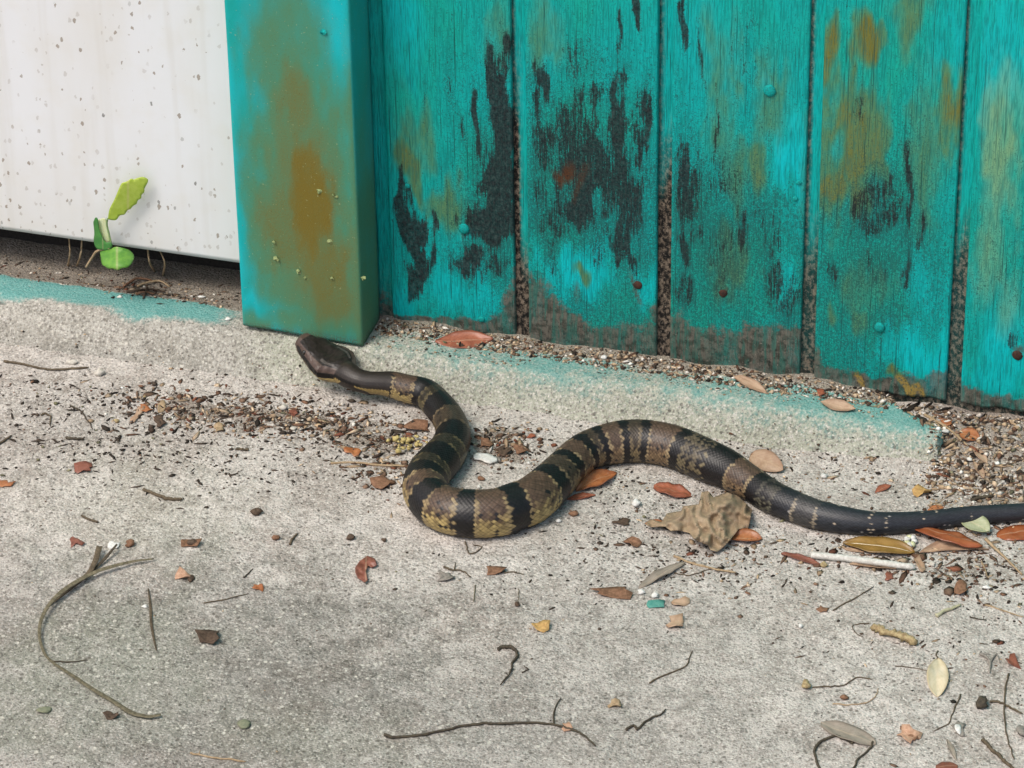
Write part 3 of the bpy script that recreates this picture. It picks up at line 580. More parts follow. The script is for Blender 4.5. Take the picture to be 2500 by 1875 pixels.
for a, b, kd in [(50, 225, 'L'), (292, 368, 'B'), (412, 490, 'C'), (548, 610, 'B'), (662, 790, 'C'), (850, 965, 'B'), (1030, 1235, 'C'), (1300, 1480, 'M'), (1650, 1800, 'C'), (1870, 1990, 'm')]: bands.append(bnd('E', (a, ev(a)), (b, ev(b)), kd))
gv = lambda xx: np.interp(xx, [300, 415, 580, 790, 1000, 1202, 1410, 1705, 2111], [960, 1015, 1075, 1116, 1138, 1139, 1120, 1085, 1057])
for a, b, kd in [(440, 610, 'P'), (962, 992, 'l'), (1072, 1088, 'l'), (720, 735, 'l'), (1345, 1358, 'l'), (1450, 1460, 'l'), (1700, 1712, 'l')]: bands.append(bnd('G', (a, gv(a)), (b, gv(b)), kd))
lin = lambda r, g, b: np.array(s2l(r, g, b)[:3])
cphi_w = (cphi+math.pi) % (2*math.pi)-math.pi; ap = np.degrees(np.abs(cphi_w))
DARK, TAILC = lin(27, 24, 24), lin(44, 46, 51)
tailm = sst(.45, .62, cs_s/S0[-1]*1.0)
tailm = sst(s_at(c('G', 150, 900)), s_at(c('G', 600, 1080)), cs_s)
Cv = DARK[None, None]*(1-tailm[..., None])+TAILC[None, None]*tailm[..., None]
Cv = Cv*(.75+.5*rid)[..., None]
jit = (rid2-.5)*.0016
for s_a, s_b, kd in bands:
    if s_b < s_a: s_a, s_b = s_b, s_a
    wid = .0012*(ap/90-.6)                                   # bands widen on the flanks
    ss_ = cs_s+jit
    ins = (ss_ > s_a-wid*0) & (ss_ < s_b+wid*0)
    ed = np.minimum(np.abs(ss_-s_a), np.abs(ss_-s_b)) < .0021
    topc = {'C': lin(86, 69, 56), 'L': lin(88, 70, 56), 'B': lin(68, 58, 47), 'O': lin(54, 48, 38), 'M': lin(92, 82, 66), 'm': lin(66, 62, 56), 'P': lin(62, 60, 60), 'l': lin(176, 160, 140)}[kd]
    sidec = {'C': lin(124, 102, 76), 'L': lin(174, 152, 100), 'B': lin(116, 100, 72), 'O': lin(92, 84, 58), 'M': lin(104, 94, 72), 'm': lin(96, 92, 76), 'P': lin(66, 64, 62), 'l': lin(186, 172, 150)}[kd]
    edgec = {'C': lin(160, 140, 106), 'L': lin(158, 138, 100), 'B': lin(124, 108, 82), 'O': lin(110, 98, 70), 'M': lin(120, 108, 80), 'm': lin(80, 76, 66), 'P': lin(160, 146, 124), 'l': lin(176, 160, 140)}[kd]
    fl = sst(56, 100, ap+30*(rid-.5))[..., None]
    cc = topc*(1-fl)+sidec*fl
    cc = np.where(ed[..., None] & (ap > 22)[..., None], cc*.35+edgec*.65, cc)
    cc = cc*(.72+.5*rid)[..., None]
    spot = (kd in 'LBC') & (rid > .90) & (ap > 35)
    cc = np.where(spot[..., None], DARK*1.4, cc)
    if kd in 'Mm': cc = np.where((rid2 > .55)[..., None], DARK*1.5, cc)
    if kd == 'l': cc = np.where(((rid2 > (.75 if s_a < bands[-4][0] else .35)) | (vn(A*.6, B*.5, 8) > .6))[..., None], TAILC, cc)
    Cv = np.where(ins[..., None], cc, Cv)
tsp = (tailm > .5) & (rid > .992); Cv = np.where(tsp[..., None], lin(150, 145, 140), Cv)
# neck: brown back, yellow lower flank
nk = sst(HL*.9, HL*1.05, cs_s)*(cs_s < bands[0][0]-.001)
nc = lin(50, 43, 38)[None, None]*(.8+.4*rid)[..., None]
nc = np.where(((ap > 92) & (ap < 128) & (vn(A*.22, B*.2, 63) > .38))[..., None], lin(166, 142, 90)*(.75+.4*rid)[..., None], nc); nc = np.where(((ap > 72) & (ap <= 92) & (cs_s < HL*1.35))[..., None], DARK*.8, nc)
Cv = np.where((nk > .5)[..., None], nc, Cv)
# head
hd = (sv[:, None]+0*ap) < HL*.98
vp = np.degrees(np.abs(ph))[None]+0*A; uu = u[:, None]+0*A
hc = lin(38, 32, 30)[None, None]*(.55+.7*vn(A*1.3, B*.9, 4)+.35*(vn(A*.4, B*.3, 14)-.5))[..., None]
hc = np.where(((vp > 46) & (vp < 76))[..., None], lin(82, 66, 58)*(.8+.4*rid)[..., None], hc)
hc = np.where(((np.abs(vp-34) < 5) & (uu > .58) & (uu < .92))[..., None], lin(84, 78, 74), hc)  # pale lines on the crown: sheen of the head plates painted in
hc = np.where(((vp >= 80) & (vp < 98) & (uu > .2))[..., None], lin(24, 20, 18), hc)
hc = np.where(((vp >= 98) & (vp < 135))[..., None], np.where(((uu > .55) & (vn(A*.5, B*.4, 61) > .3))[..., None], lin(176, 154, 100), lin(84, 70, 56))*(.8+.3*rid)[..., None], hc); hc = np.where((vp >= 135)[..., None], lin(170, 156, 120), hc)
hc = np.where(((uu < .12))[..., None], lin(84, 68, 60), hc)
Cv = np.where(hd[..., None], hc, Cv)
belly = (ap > 128) & ~hd; Cv = np.where(belly[..., None], np.where((rid > .5)[..., None], lin(60, 52, 46), lin(110, 96, 70)), Cv)
Cv = Cv*(1-.6*sst(.70, 1.0, dd)*np.where(hd, .3, 1))[..., None]     # skin between the scales
n_s = len(sv); Vs = V.reshape(-1, 3)
F = []
ii = np.arange(n_s-1); jj = np.arange(NPH); I, J = np.meshgrid(ii, jj, indexing='ij'); J2 = (J+1) % NPH
F = np.stack([I*NPH+J, I*NPH+J2, (I+1)*NPH+J2, (I+1)*NPH+J], -1).reshape(-1, 4)
snake = empty('snake', ctr[len(ctr)//3]*np.array([1, 1, 0])+np.array([0, 0, G0]), 'dark banded snake with yellowish cross bands crawling towards the post', 'snake')
cols = np.concatenate([Cv.reshape(-1, 3), np.ones((n_s*NPH, 1))], 1)
newmesh('body', Vs, F, M['snake'], parent=snake, attrs={'Col': cols})
ie = int(np.argmin(np.abs(u-.30)))
for sgn in (-1, 1):
    e = ctr[ie]+Sd[ie]*sgn*a_w[ie]*.88+Up[ie]*a_h[ie]*.42
    Vv = []; 
    for i in range(5):
        th = math.pi*i/4
        for j in range(8): a = 2*math.pi*j/8; Vv.append(e+.0019*np.array([math.sin(th)*math.cos(a), math.sin(th)*math.sin(a), math.cos(th)]))
    newmesh('eye', Vv, [(i*8+j, i*8+(j+1) % 8, (i+1)*8+(j+1) % 8, (i+1)*8+j) for i in range(4) for j in range(8)], M['eye'], parent=snake)

# ------------------------------------------------------------------ seedling and dry stems under the panel
def inpoly(x, y, poly):
    n_ = len(poly); ins = np.zeros(np.shape(x), bool); j = n_-1
    for i in range(n_):
        xi, yi = poly[i]; xj, yj = poly[j]
        cnd = ((yi > y) != (yj > y)) & (x < (xj-xi)*(y-yi)/((yj-yi) or 1e-12)+xi); ins ^= cnd; j = i
    return ins
def smoothpoly(poly, k=3):
    p = np.array(poly, float); pp = catmull(np.vstack([p, p[:1]]), 5); return pp[:-1]
def polyleaf(name, poly, fn, mat, parent, step=4., solid=.0004, smooth=True):
    """fill a photo outline with a fine grid; fn(px,py) gives each grid point its place in the scene"""
    p = smoothpoly(poly) if smooth else np.array(poly, float); lo = p.min(0); hi = p.max(0)
    nx = max(4, int((hi[0]-lo[0])/step)); ny = max(4, int((hi[1]-lo[1])/step))
    gxv = np.linspace(lo[0], hi[0], nx); gyv = np.linspace(lo[1], hi[1], ny); Xq, Yq = np.meshgrid(gxv, gyv)
    fc = gridfaces(ny, nx); cxx = Xq.ravel()[fc].mean(1); cyy = Yq.ravel()[fc].mean(1); keep = inpoly(cxx, cyy, p)
    fc = fc[keep]; used = np.unique(fc); rm = -np.ones(nx*ny, int); rm[used] = np.arange(len(used)); fc = rm[fc]
    qx, qy = Xq.ravel()[used], Yq.ravel()[used]
    # pull border vertices onto the outline
    cnt = np.zeros(len(used), int); np.add.at(cnt, fc.ravel(), 1); b = np.where(cnt < 4)[0]
    seg0 = p; seg1 = np.roll(p, -1, 0)
    for i in b:
        q = np.array([qx[i], qy[i]]); dv = seg1-seg0; t = np.clip(((q-seg0)*dv).sum(1)/((dv**2).sum(1)+1e-9), 0, 1); near = seg0+t[:, None]*dv
        k_ = np.argmin(((near-q)**2).sum(1)); 
        if np.hypot(*(near[k_]-q)) < step*1.2: qx[i], qy[i] = near[k_]
    Vv = np.array([fn(a, b_) for a, b_ in zip(qx, qy)])
    uvv = np.stack([(qy-lo[1])/(hi[1]-lo[1]), (qx-(lo[0]+hi[0])/2)/((hi[0]-lo[0])/2)], 1)
    return newmesh(name, Vv, fc, mat, parent=parent, solid=solid, uv=uvv)
sq = lambda L: [c('S', *t) for t in L]
base = gp(c('S', 100, 1330)); seed = empty('seedling', base, 'small lime green seedling with three leaves growing from the gap under the white wall sheet', 'seedling')
def tube(pts, rads, seg=7, jit=0.0):
    P = np.asarray(pts, float); n_ = len(P); Tt = np.gradient(P, axis=0); Tt /= np.linalg.norm(Tt, axis=1)[:, None]+1e-12
    ref = np.array([.13, .21, .97]); a_ = np.cross(Tt, ref); a_ /= np.linalg.norm(a_, axis=1)[:, None]+1e-12; b_ = np.cross(a_, Tt)
    an = np.arange(seg)*2*math.pi/seg; R = np.asarray(rads)[:, None]*(1+jit*rng.uniform(-1, 1, (n_, seg)))
    V = P[:, None]+R[..., None]*(np.cos(an)[None, :, None]*a_[:, None]+np.sin(an)[None, :, None]*b_[:, None])
    F = [(i*seg+j, i*seg+(j+1) % seg, (i+1)*seg+(j+1) % seg, (i+1)*seg+j) for i in range(n_-1) for j in range(seg)]
    F += [tuple(range(seg))[::-1], tuple((n_-1)*seg+j for j in range(seg))]
    return V.reshape(-1, 3), F
polyleaf('leaf', sq([(375, 685), (385, 600), (400, 535), (440, 455), (480, 375), (525, 265), (575, 165), (640, 140), (728, 88), (742, 110), (810, 85), (880, 72), (940, 95), (958, 135), (905, 240), (905, 285), (862, 330), (860, 375), (806, 410), (795, 455), (740, 490), (700, 535), (660, 552), (620, 610), (545, 630), (490, 695)]),
         lambda a, b: on_y((a, b), -.007-.004*sst(700, 80, (b-420)*5.927)+.004*((a-200)*5.927-650)/300), M['lime'], seed)
polyleaf('leaf', sq([(165, 720), (200, 655), (235, 700), (250, 820), (300, 950), (350, 1020), (410, 1015), (440, 1060), (400, 1130), (300, 1125), (210, 1100), (172, 1000), (180, 880)]), lambda a, b: on_y((a, b), -.013), M['dgreen'], seed, 3)
polyleaf('leaf_underside', sq([(225, 690), (330, 668), (360, 740), (405, 900), (400, 1010), (350, 1032), (300, 980), (250, 830)]), lambda a, b: on_y((a, b), -.0105), M['pgreen'], seed, 3)
polyleaf('leaf', sq([(262, 1150), (400, 1125), (470, 1085), (560, 1090), (690, 1135), (755, 1220), (722, 1320), (700, 1345), (650, 1385), (590, 1385), (520, 1418), (440, 1395), (380, 1395), (330, 1360), (290, 1330)]),
         lambda a, b: on_y((a, b), -.014-.016*sst(1080, 1400, (b-420)*5.927)+.004*math.sin((a-200)*5.927/110)), M['green'], seed)
for L, r0 in [([(430, 1085, -.0125), (412, 980, -.0115), (375, 830, -.0105), (360, 740, -.011), (372, 675, -.012)], .0007), ([(60, 1375, -.004), (140, 1250, -.006), (225, 1140, -.011), (400, 1100, -.0125)], .0009)]:
    P = catmull([on_y(c('S', a, b), d) for a, b, d in L], 6); Vv, Fv = tube(P, np.full(len(P), r0)); newmesh('stem', Vv, Fv, M['dgreen'] if r0 < .0008 else M['ttwig'], parent=seed, uv=np.zeros((len(Vv), 2)))
for L, lab in [([(505, 265), (515, 350), (500, 450)], 'pale dry stem standing in the gap, leftmost under the white wall sheet'), ([(605, 275), (595, 360), (565, 450)], 'thin dry stem in the gap between the leftmost stem and the seedling'),
               ([(1085, 340), (1100, 420), (1140, 490)], 'thin pale dry stem in the gap right of the seedling'), ([(1165, 355), (1212, 425), (1200, 520)], 'bent dry stem in the gap closest to the post')]:
    pts = [on_y((c('a', *L[0])[0], c('a', *L[0])[1]-14), .013), on_y(c('a', *L[1]), .006)]; e = gp(c('a', *L[2])); pts[1] = np.array([pts[1][0], pts[1][1], pts[1][2]]); P = catmull(pts+[e], 6)
    Vv, Fv = tube(P, np.linspace(.0005, .0008, len(P)), jit=.25); tag(newmesh('dry_stem', Vv, Fv, M['ttwig']), lab, 'stem', 'dry stems under the panel')

# ------------------------------------------------------------------ leaves, twigs, scraps on the ground
def settle(V, gap=.0002, keep=0):
    V = np.asarray(V, float); d = V[:, 2]-HS(V[:, 0], V[:, 1]); V[:, 2] += gap-np.sort(d)[min(len(d)-1, len(d)//12)]+keep; return V
def leaf(label, A, B, asp, mat, arch=.05, curl=.15, roll=0., lift=0., prof=(1.0, .8), stalk=0., bend=0., name='fallen_leaf', cat='leaf', group='fallen leaves', wav=.03, solid=.00045, midrib=False):
    a, b = gp(A), gp(B); ax = b-a; L = np.linalg.norm(ax); ax /= L; sd_ = np.cross(ax, (0, 0, 1)); sd_ /= np.linalg.norm(sd_); up = np.cross(sd_, ax)
    sd2 = sd_*math.cos(roll)+up*math.sin(roll); up2 = -sd_*math.sin(roll)+up*math.cos(roll)
    nu, nv = 22, 11; uu_ = np.linspace(0, 1, nu); vv = np.linspace(-1, 1, nv); sdn = random.randint(0, 999)
    hw = asp*L/2*np.sin(np.pi*np.clip(uu_, .0, 1)**prof[0])**prof[1]; hw = np.maximum(hw, .00025)
    Vv = []; uvv = []
    for i, u_ in enumerate(uu_):
        for v in vv:
            wv_ = wav*L*(float(fbm(u_*5+sdn, v*1.6+3.1*sdn, 3, 2))-.5)*2
            Vv.append(a+ax*(u_*L)+sd2*(v*hw[i]+bend*L*4*u_*(1-u_))+up2*(arch*L*4*u_*(1-u_)+curl*abs(v)**1.7*hw[i]+wv_-(.00045*math.exp(-(v/.12)**2) if midrib else 0))); uvv.append((u_, v))
    Vv = settle(Vv); Vv[:, 2] += lift; F = gridfaces(nu, nv)
    ob = newmesh(name, Vv, F, mat, solid=solid, uv=uvv); tag(ob, label, cat, group)
    if midrib:
        mid = Vv.reshape(nu, nv, 3)[:, nv//2]+up2*.0004; v2, f2 = tube(mid[:-1], np.linspace(.00045, .0002, nu-1), 5); newmesh('midrib', v2, f2, M['cream'], parent=ob, uv=np.zeros((len(v2), 2)))
    if stalk:
        st0 = Vv.reshape(nu, nv, 3)[0 if stalk > 0 else -1, nv//2]; dirn = -ax if stalk > 0 else ax
        pts = catmull([st0, st0+dirn*abs(stalk)*L*.5+sd_*.03*L, st0+dirn*abs(stalk)*L], 5); pts[:, 2] = np.maximum(pts[:, 2], HS(pts[:, 0], pts[:, 1])+.0005)
        v2, f2 = tube(pts, np.full(len(pts), .0005), 5); newmesh('stalk', v2, f2, M['twig'], parent=ob)
    return ob
def twig(label, pts, wmm, mat, taper=.6, name='twig', cat='twig', group='twigs on the concrete', lift=0., jit=.25, ends=None, up=None, side=None, wob=1.):
    wmm = wmm*.82; P3 = np.array([gp(q, wmm*.0005) for q in pts]); P3 = catmull(P3, 7); so_ = random.uniform(0, 99); ti = np.arange(len(P3))*.45
    P3[:, 0] += wob*.0011*(fbm(ti+so_, ti*0, 5, 2)-.5); P3[:, 1] += wob*.0016*(fbm(ti+so_, ti*0+4, 7, 2)-.5)
    r0 = np.linspace(1, taper, len(P3))*wmm*.0005; P3[:, 2] = np.maximum(P3[:, 2], HS(P3[:, 0], P3[:, 1])+r0*.7)+lift
    r0[-1] *= .5
    if up is not None: P3[:, 2] += np.interp(np.linspace(0, 1, len(P3)), np.linspace(0, 1, len(up)), up)
    V_, F_ = tube(P3, r0, 7, jit); ob = newmesh(name, V_, F_, mat); tag(ob, label, cat, group)
    for sp in (side or []):
        Q3 = catmull([gp(q, wmm*.0004) for q in sp], 5); Q3[:, 2] = np.maximum(Q3[:, 2], HS(Q3[:, 0], Q3[:, 1])+.0003); V_, F_ = tube(Q3, np.linspace(.7, .3, len(Q3))*wmm*.0005, 6, .1); newmesh('side_shoot', V_, F_, mat, parent=ob)
    return ob
def blade(label, pts, wmm, mat, up=None, taper=(.3, 1, .9, .35), name='grass_blade', parent=None):
    P3 = catmull([gp(q, .0006) for q in pts], 7); n_ = len(P3); t = np.linspace(0, 1, n_)
    P3[:, 2] = np.maximum(P3[:, 2], HS(P3[:, 0], P3[:, 1])+.0005)
    if up is not None: P3[:, 2] += np.interp(t, np.linspace(0, 1, len(up)), up)
    Tt = np.gradient(P3, axis=0); S_ = np.cross(Tt, (0, 0, 1)); S_ /= np.linalg.norm(S_, axis=1)[:, None]
    hw = np.interp(t, np.linspace(0, 1, len(taper)), taper)*wmm*.0005
    V_ = np.stack([P3-S_*hw[:, None]+np.array([0, 0, .0004]), P3, P3+S_*hw[:, None]+np.array([0, 0, .0007])], 1).reshape(-1, 3)
    ob = newmesh(name, V_, gridfaces(n_, 3), mat, solid=.0004, parent=parent)
    if parent is None: tag(ob, label, 'grass', 'dry grass on the concrete')
    return ob
def scrap(label, k, cx, cy, wp, hp, mat, rot=0., bentz=.25, name='leaf_scrap', cat='scrap', n_=11, jag=.5, group='scraps of dead leaf', thick=.0005):
    s = CR[k][2]; q = gp(c(k, cx, cy)); a_ = wp/s*MM/2; b_ = hp/s*MM/2/.62
    ra = [1+jag*random.uniform(-1, .6) for _ in range(n_)]; V_ = [np.zeros(3)]; ca_, sa_ = math.cos(rot), math.sin(rot)
    f0 = np.array([math.cos(YAW), math.sin(YAW), 0]); f1 = np.array([-math.sin(YAW), math.cos(YAW), 0])
    dirb = random.uniform(0, 6.28)
    for ring, rr in ((0, .5), (1, 1.0)):
        for j in range(n_):
            an = 2*math.pi*j/n_+.2*ring; x_, y_ = rr*ra[j]*math.cos(an), rr*ra[j]*math.sin(an); z_ = .55*bentz*(rr**2)*(.5+.5*math.cos(an*2+dirb))*min(a_, b_)*1.6+random.uniform(-.06, .06)*min(a_, b_)
            V_.append(f0*(x_*ca_*a_-y_*sa_*b_)+f1*(x_*sa_*a_+y_*ca_*b_)+np.array([0, 0, z_]))
    V_ = settle(np.array(V_)+q, .0003)
    F_ = [(0, 1+j, 1+(j+1) % n_) for j in range(n_)]+[(1+j, 1+n_+j, 1+n_+(j+1) % n_, 1+(j+1) % n_) for j in range(n_)]
    ob = newmesh(name, V_, F_, mat, solid=thick, uv=[(random.random(), .4)]*len(V_)); return tag(ob, label, cat, group)
def pebble(label, k, cx, cy, wp, hp, mat, hz=.7, name='pebble', cat='pebble', group='pebbles and crumbs', rot=0., sink=.2):
    s = CR[k][2]; a_ = wp/s*MM/2*.85; b_ = hp/s*MM/2/.8*.85; h_ = min(a_, b_)*hz; q = gp(c(k, cx, cy), h_*.4); V_ = []; sd_ = random.randint(0, 99)
    f0 = np.array([math.cos(YAW+rot), math.sin(YAW+rot), 0]); f1 = np.array([-f0[1], f0[0], 0])
    for i in range(7):
        th = math.pi*i/6
        for j in range(10):
            an = 2*math.pi*j/10; d = np.array([math.sin(th)*math.cos(an), math.sin(th)*math.sin(an), math.cos(th)]); m = .6+.8*float(vn(d[0]*1.7+sd_, d[1]*1.7+d[2]*1.3, sd_))
            V_.append(q+m*(f0*d[0]*a_+f1*d[1]*b_+np.array([0, 0, d[2]*h_])))
    V_ = np.array(V_); V_[:, 2] += float(HS(q[0], q[1]))-V_[:, 2].min()-sink*h_
    F_ = [(i*10+j, i*10+(j+1) % 10, (i+1)*10+(j+1) % 10, (i+1)*10+j) for i in range(6) for j in range(10)]
    ob = newmesh(name, V_, F_, mat); return tag(ob, label, cat, group)

# leaves at the wall and by the tail
leaf('red brown oval leaf lying at the foot of the planks above the snake', c('g', 190, 712), c('g', 615, 695), .42, M['redleaf'], -.02, .18, -.30, name='oval_leaf')
leaf('narrow tan leaf slanting on the grit at the foot of the wall', c('h', 245, 738), c('h', 480, 862), .26, M['tanleaf'], .05, .3, -.25)
leaf('tan half dish leaf on the turquoise part of the kerb', c('h', 838, 935), c('h', 1075, 985), .40, M['tanleaf'], -.06, .35, -.35, lift=.001)
leaf('rounded orange leaf on the dark soil past the kerb end', c('h', 1775, 1125), c('h', 1910, 1165), .85, M['orangeleaf'], .05, .2, -.2, prof=(1, .55))
leaf('small tan leaf below the orange leaf on the dark soil', c('h', 1868, 1220), c('h', 1965, 1335), .38, M['tanleaf'], .03, .2)
leaf('beige leaf propped behind the snake at the foot of the kerb', c('h', 365, 1300), c('h', 585, 1400), .55, M['tanleaf'], .04, .15, -.55, lift=.0015, prof=(.85, .6))
leaf('small red leaf on bright grit between the tail and the kerb', c('h', 1208, 1530), c('h', 1315, 1480), .45, M['redleaf'], .04, .3)
leaf('orange leaf tip showing just behind the tail', c('h', 1560, 1655), c('h', 1670, 1630), .6, M['orangeleaf'], .04, .2)
leaf('orange brown leaf speckled with sand, tucked inside the second bend of the snake', c('E', 470, 905), c('E', 770, 770), .42, M['orangeleaf'], .05, .35, -.1)
leaf('small red leaf just below the sandy orange leaf in the bend of the snake', c('E', 405, 965), c('E', 615, 935), .36, M['redleaf'], .03, .2)
leaf('bent brick red leaf on the grit left of the crumpled tan leaf', c('L', 285, 225), c('L', 860, 385), .52, M['redleaf'], .05, .15, .1, prof=(.9, .45), bend=.07, wav=.06)
leaf('cupped orange leaf speckled with sand beside the crumpled tan leaf', c('L', 1400, 1010), c('L', 1915, 1030), .62, M['orangeleaf'], -.02, .55, 0, prof=(1, .6))
leaf('large ochre leaf with a pale midrib lying under the tail', c('T', 40, 490), c('T', 900, 600), .36, M['ochreleaf'], .04, .12, -.1, lift=.0012, prof=(1.05, .62), midrib=True, stalk=-.14)
leaf('long glossy brown leaf below the tail, next to the pale blossom', c('T', 875, 335), c('T', 1710, 560), .34, M['rustleaf'], .05, -.1, .15, lift=.003, prof=(.95, .6), bend=.03)
leaf('curled pale brown leaf rim under the long glossy brown leaf', c('T', 960, 600), c('T', 1790, 560), .25, M['tanleaf'], -.03, .55, -.2, bend=-.13)
leaf('round rust orange leaf beside the sage green leaf below the tail', c('T', 1885, 395), c('T', 2420, 330), .62, M['rustleaf'], .05, -.08, .05, prof=(.95, .5))
sage = leaf('pale sage green leaf with a long dry stalk below the tail', c('T', 1425, 225), c('T', 1790, 400), .60, M['sage'], .05, .2, -.2, lift=.004, prof=(1.25, .6))
P3 = catmull([gp(c('T', 1750, 420), .004), gp(c('T', 1850, 520), .0025), gp(c('T', 2000, 660), .0012), gp(c('T', 2190, 850), .0009)], 6); v2, f2 = tube(P3, np.linspace(.0013, .0006, len(P3)), 6, .1); newmesh('stalk', v2, f2, M['ttwig'], parent=sage)
leaf('curled pinkish brown leaf just below the white stick', c('T', 120, 735), c('T', 680, 800), .30, M['tanleaf'], -.02, .6, .1, bend=-.06)
scrap('reddish brown scrap hanging off the curled leaf below the white stick', 'T', 600, 890, 110, 110, M['maroon'])
scrap('tan folded scrap at the right tip of the white stick', 'T', 950, 730, 110, 190, M['tanleaf'], .2, .5)
leaf('thin red brown leaf fragment at the left end of the white stick', c('G', 322, 1365), c('G', 610, 1445), .22, M['maroon'], .02, .2, prof=(.9, .45))
leaf('small tan leaf fragment between the ochre leaf and the white stick', c('T', 40, 540), c('T', 290, 590), .3, M['tanleaf'], .02, .1)
# white stick
twig('straight bleached white stick lying below the ochre leaf', [c('G', 545, 1372), c('G', 800, 1398), c('G', 1060, 1432), c('G', 1308, 1462)], 5.8, M['stick'], .95, name='white_stick', cat='stick', group=None, jit=.1, wob=.15)
# pale blossom
bl_o = empty('pale_blossom', gp(c('T', 850, 470)), 'tiny pale blossom between the ochre leaf and the glossy brown leaf', 'blossom')
for j in range(7):
    a0 = 2*math.pi*j/7; q = c('T', 850+45*math.cos(a0), 445+50*math.sin(a0)); p = gp(q, .002); Vv = []
    for i in range(5):
        th = math.pi*i/4
        for k_ in range(7): an = 2*math.pi*k_/7; Vv.append(p+np.array([.0023*math.sin(th)*math.cos(an), .0023*math.sin(th)*math.sin(an), .0016*math.cos(th)])*random.uniform(.8, 1.2))
    newmesh('petal', Vv, [(i*7+k_, i*7+(k_+1) % 7, (i+1)*7+(k_+1) % 7, (i+1)*7+k_) for i in range(4) for k_ in range(7)], M['pgreen'] if j % 2 else M['white'], parent=bl_o, uv=np.zeros((len(Vv), 2)))
# big crumpled leaf
CRP = [(160, 800), (230, 720), (400, 770), (480, 640), (700, 600), (720, 530), (960, 500), (1000, 320), (1100, 300), (1180, 400), (1380, 320), (1560, 380), (1680, 500), (1760, 580), (1700, 860), (1560, 870), (1440, 1020), (1330, 1140), (1240, 1210), (1130, 1180), (1100, 1110), (960, 1060), (880, 1010), (820, 930), (680, 890), (540, 900), (460, 830), (250, 840)]
def crf(a, b):
    l, t = (a-1550)*6.146, (b-1150)*6.146
    r1 = abs(float(fbm(l/260, t/300, 41, 3))-.5)*2; r2 = abs(float(fbm(l/120+7, t/150, 43, 2))-.5)*2
    h = .0008+.0085*(1-r1)**2.5*(.4+.6*float(sst(300, 1000, l)))+.0016*(1-r2)+.006*math.exp(-((l-1350)/250)**2-((t-520)/170)**2)
    return gp((a, b), h)
cl = polyleaf('crumpled_leaf', [c('L', *t) for t in CRP], crf, M['crump'], None, 3.2, .0005, False)
tag(cl, 'large crumpled tan dead leaf lying against the snake', 'leaf')
leaf('small tan leaf tip poking out from the left of the crumpled leaf', c('L', 150, 790), c('L', 480, 810), .45, M['orangeleaf'], .05, .3)
leaf('narrow greyish dry leaf left of the greenish twig', c('e', 1040, 392), c('e', 1365, 215), .17, M['greyleaf'], .03, .5, prof=(.85, .5))
twig('greenish tan twig below the crumpled leaf', [c('e', 1285, 165), c('e', 1400, 213), c('e', 1560, 255), c('e', 1725, 278)], 2.0, M['ttwig'], .8)
twig('thin hair twig running under the narrow greyish leaf', [c('e', 1290, 285), c('e', 1400, 300), c('e', 1520, 262), c('e', 1680, 240)], 1.0, M['twig'])
scrap('brown bitten leaf fragment left of the teal paint chip', 'e', 850, 440, 300, 85, M['brown'], .05, .6)
scrap('teal paint chip lying on the concrete', 'e', 1155, 512, 130, 85, M['teal'], .3, .2, name='paint_chip', cat='paint chip', group=None)
pebble('white crumb just above the teal paint chip', 'e', 1150, 450, 55, 50, M['white']); pebble('white sliver at the end of the narrow greyish leaf', 'e', 1057, 425, 60, 40, M['white'])
scrap('yellow orange leaf fragment on the concrete below the snake belly', 'e', 330, 670, 150, 70, M['amber'], -.3, .6)
scrap('small tan scrap below and right of the teal paint chip', 'e', 1330, 505, 110, 60, M['tanleaf'], .3, .5); scrap('wrinkled beige leaf fragment below the teal paint chip', 'e', 1310, 640, 150, 85, M['tanleaf'], .4, .5)
twig('black curly twig shaped like a question mark', [c('e', 45, 822), c('e', 105, 803), c('e', 165, 822), c('e', 180, 865), c('e', 150, 910), c('e', 140, 965), c('e', 105, 1020), c('e', 62, 1075)], 3.0, M['btwig'], .35, jit=.35)
twig('tiny hooked black twig right of the question mark twig', [c('e', 215, 985), c('e', 255, 968), c('e', 228, 938)], 1.2, M['btwig'])
twig('thin kinked dark twig on the open concrete', [c('e', 1112, 1058), c('e', 1220, 1002), c('e', 1350, 950), c('e', 1390, 900), c('e', 1415, 830)], 1.4, M['twig'])
twig('wavy dark twig with a thick curled end', [c('e', 950, 1388), c('e', 1000, 1360), c('e', 1030, 1385), c('e', 1085, 1328), c('e', 1150, 1295), c('e', 1200, 1280), c('e', 1225, 1245)], 2.2, M['btwig'], .5)
twig('long dark twig with a forked end near the bottom of the slab', [c('d', 975, 1424), c('d', 1060, 1440), c('d', 1250, 1424), c('d', 1450, 1380), c('d', 1640, 1347), c('d', 1750, 1343), c('d', 2020, 1338), c('e', 440, 1352), c('e', 545, 1382), c('e', 640, 1420), c('e', 690, 1462), c('e', 735, 1508)], 2.5, M['btwig'], .55, side=[[c('e', 440, 1352), c('e', 438, 1280), c('e', 460, 1210), c('e', 490, 1165)]])
scrap('little pink brown bract stuck on the long dark twig', 'e', 535, 1375, 70, 60, M['peach'])
scrap('small mossy olive scrap between the long twig and the wavy twig', 'e', 870, 1220, 110, 60, M['ttwig'], .2, .6)
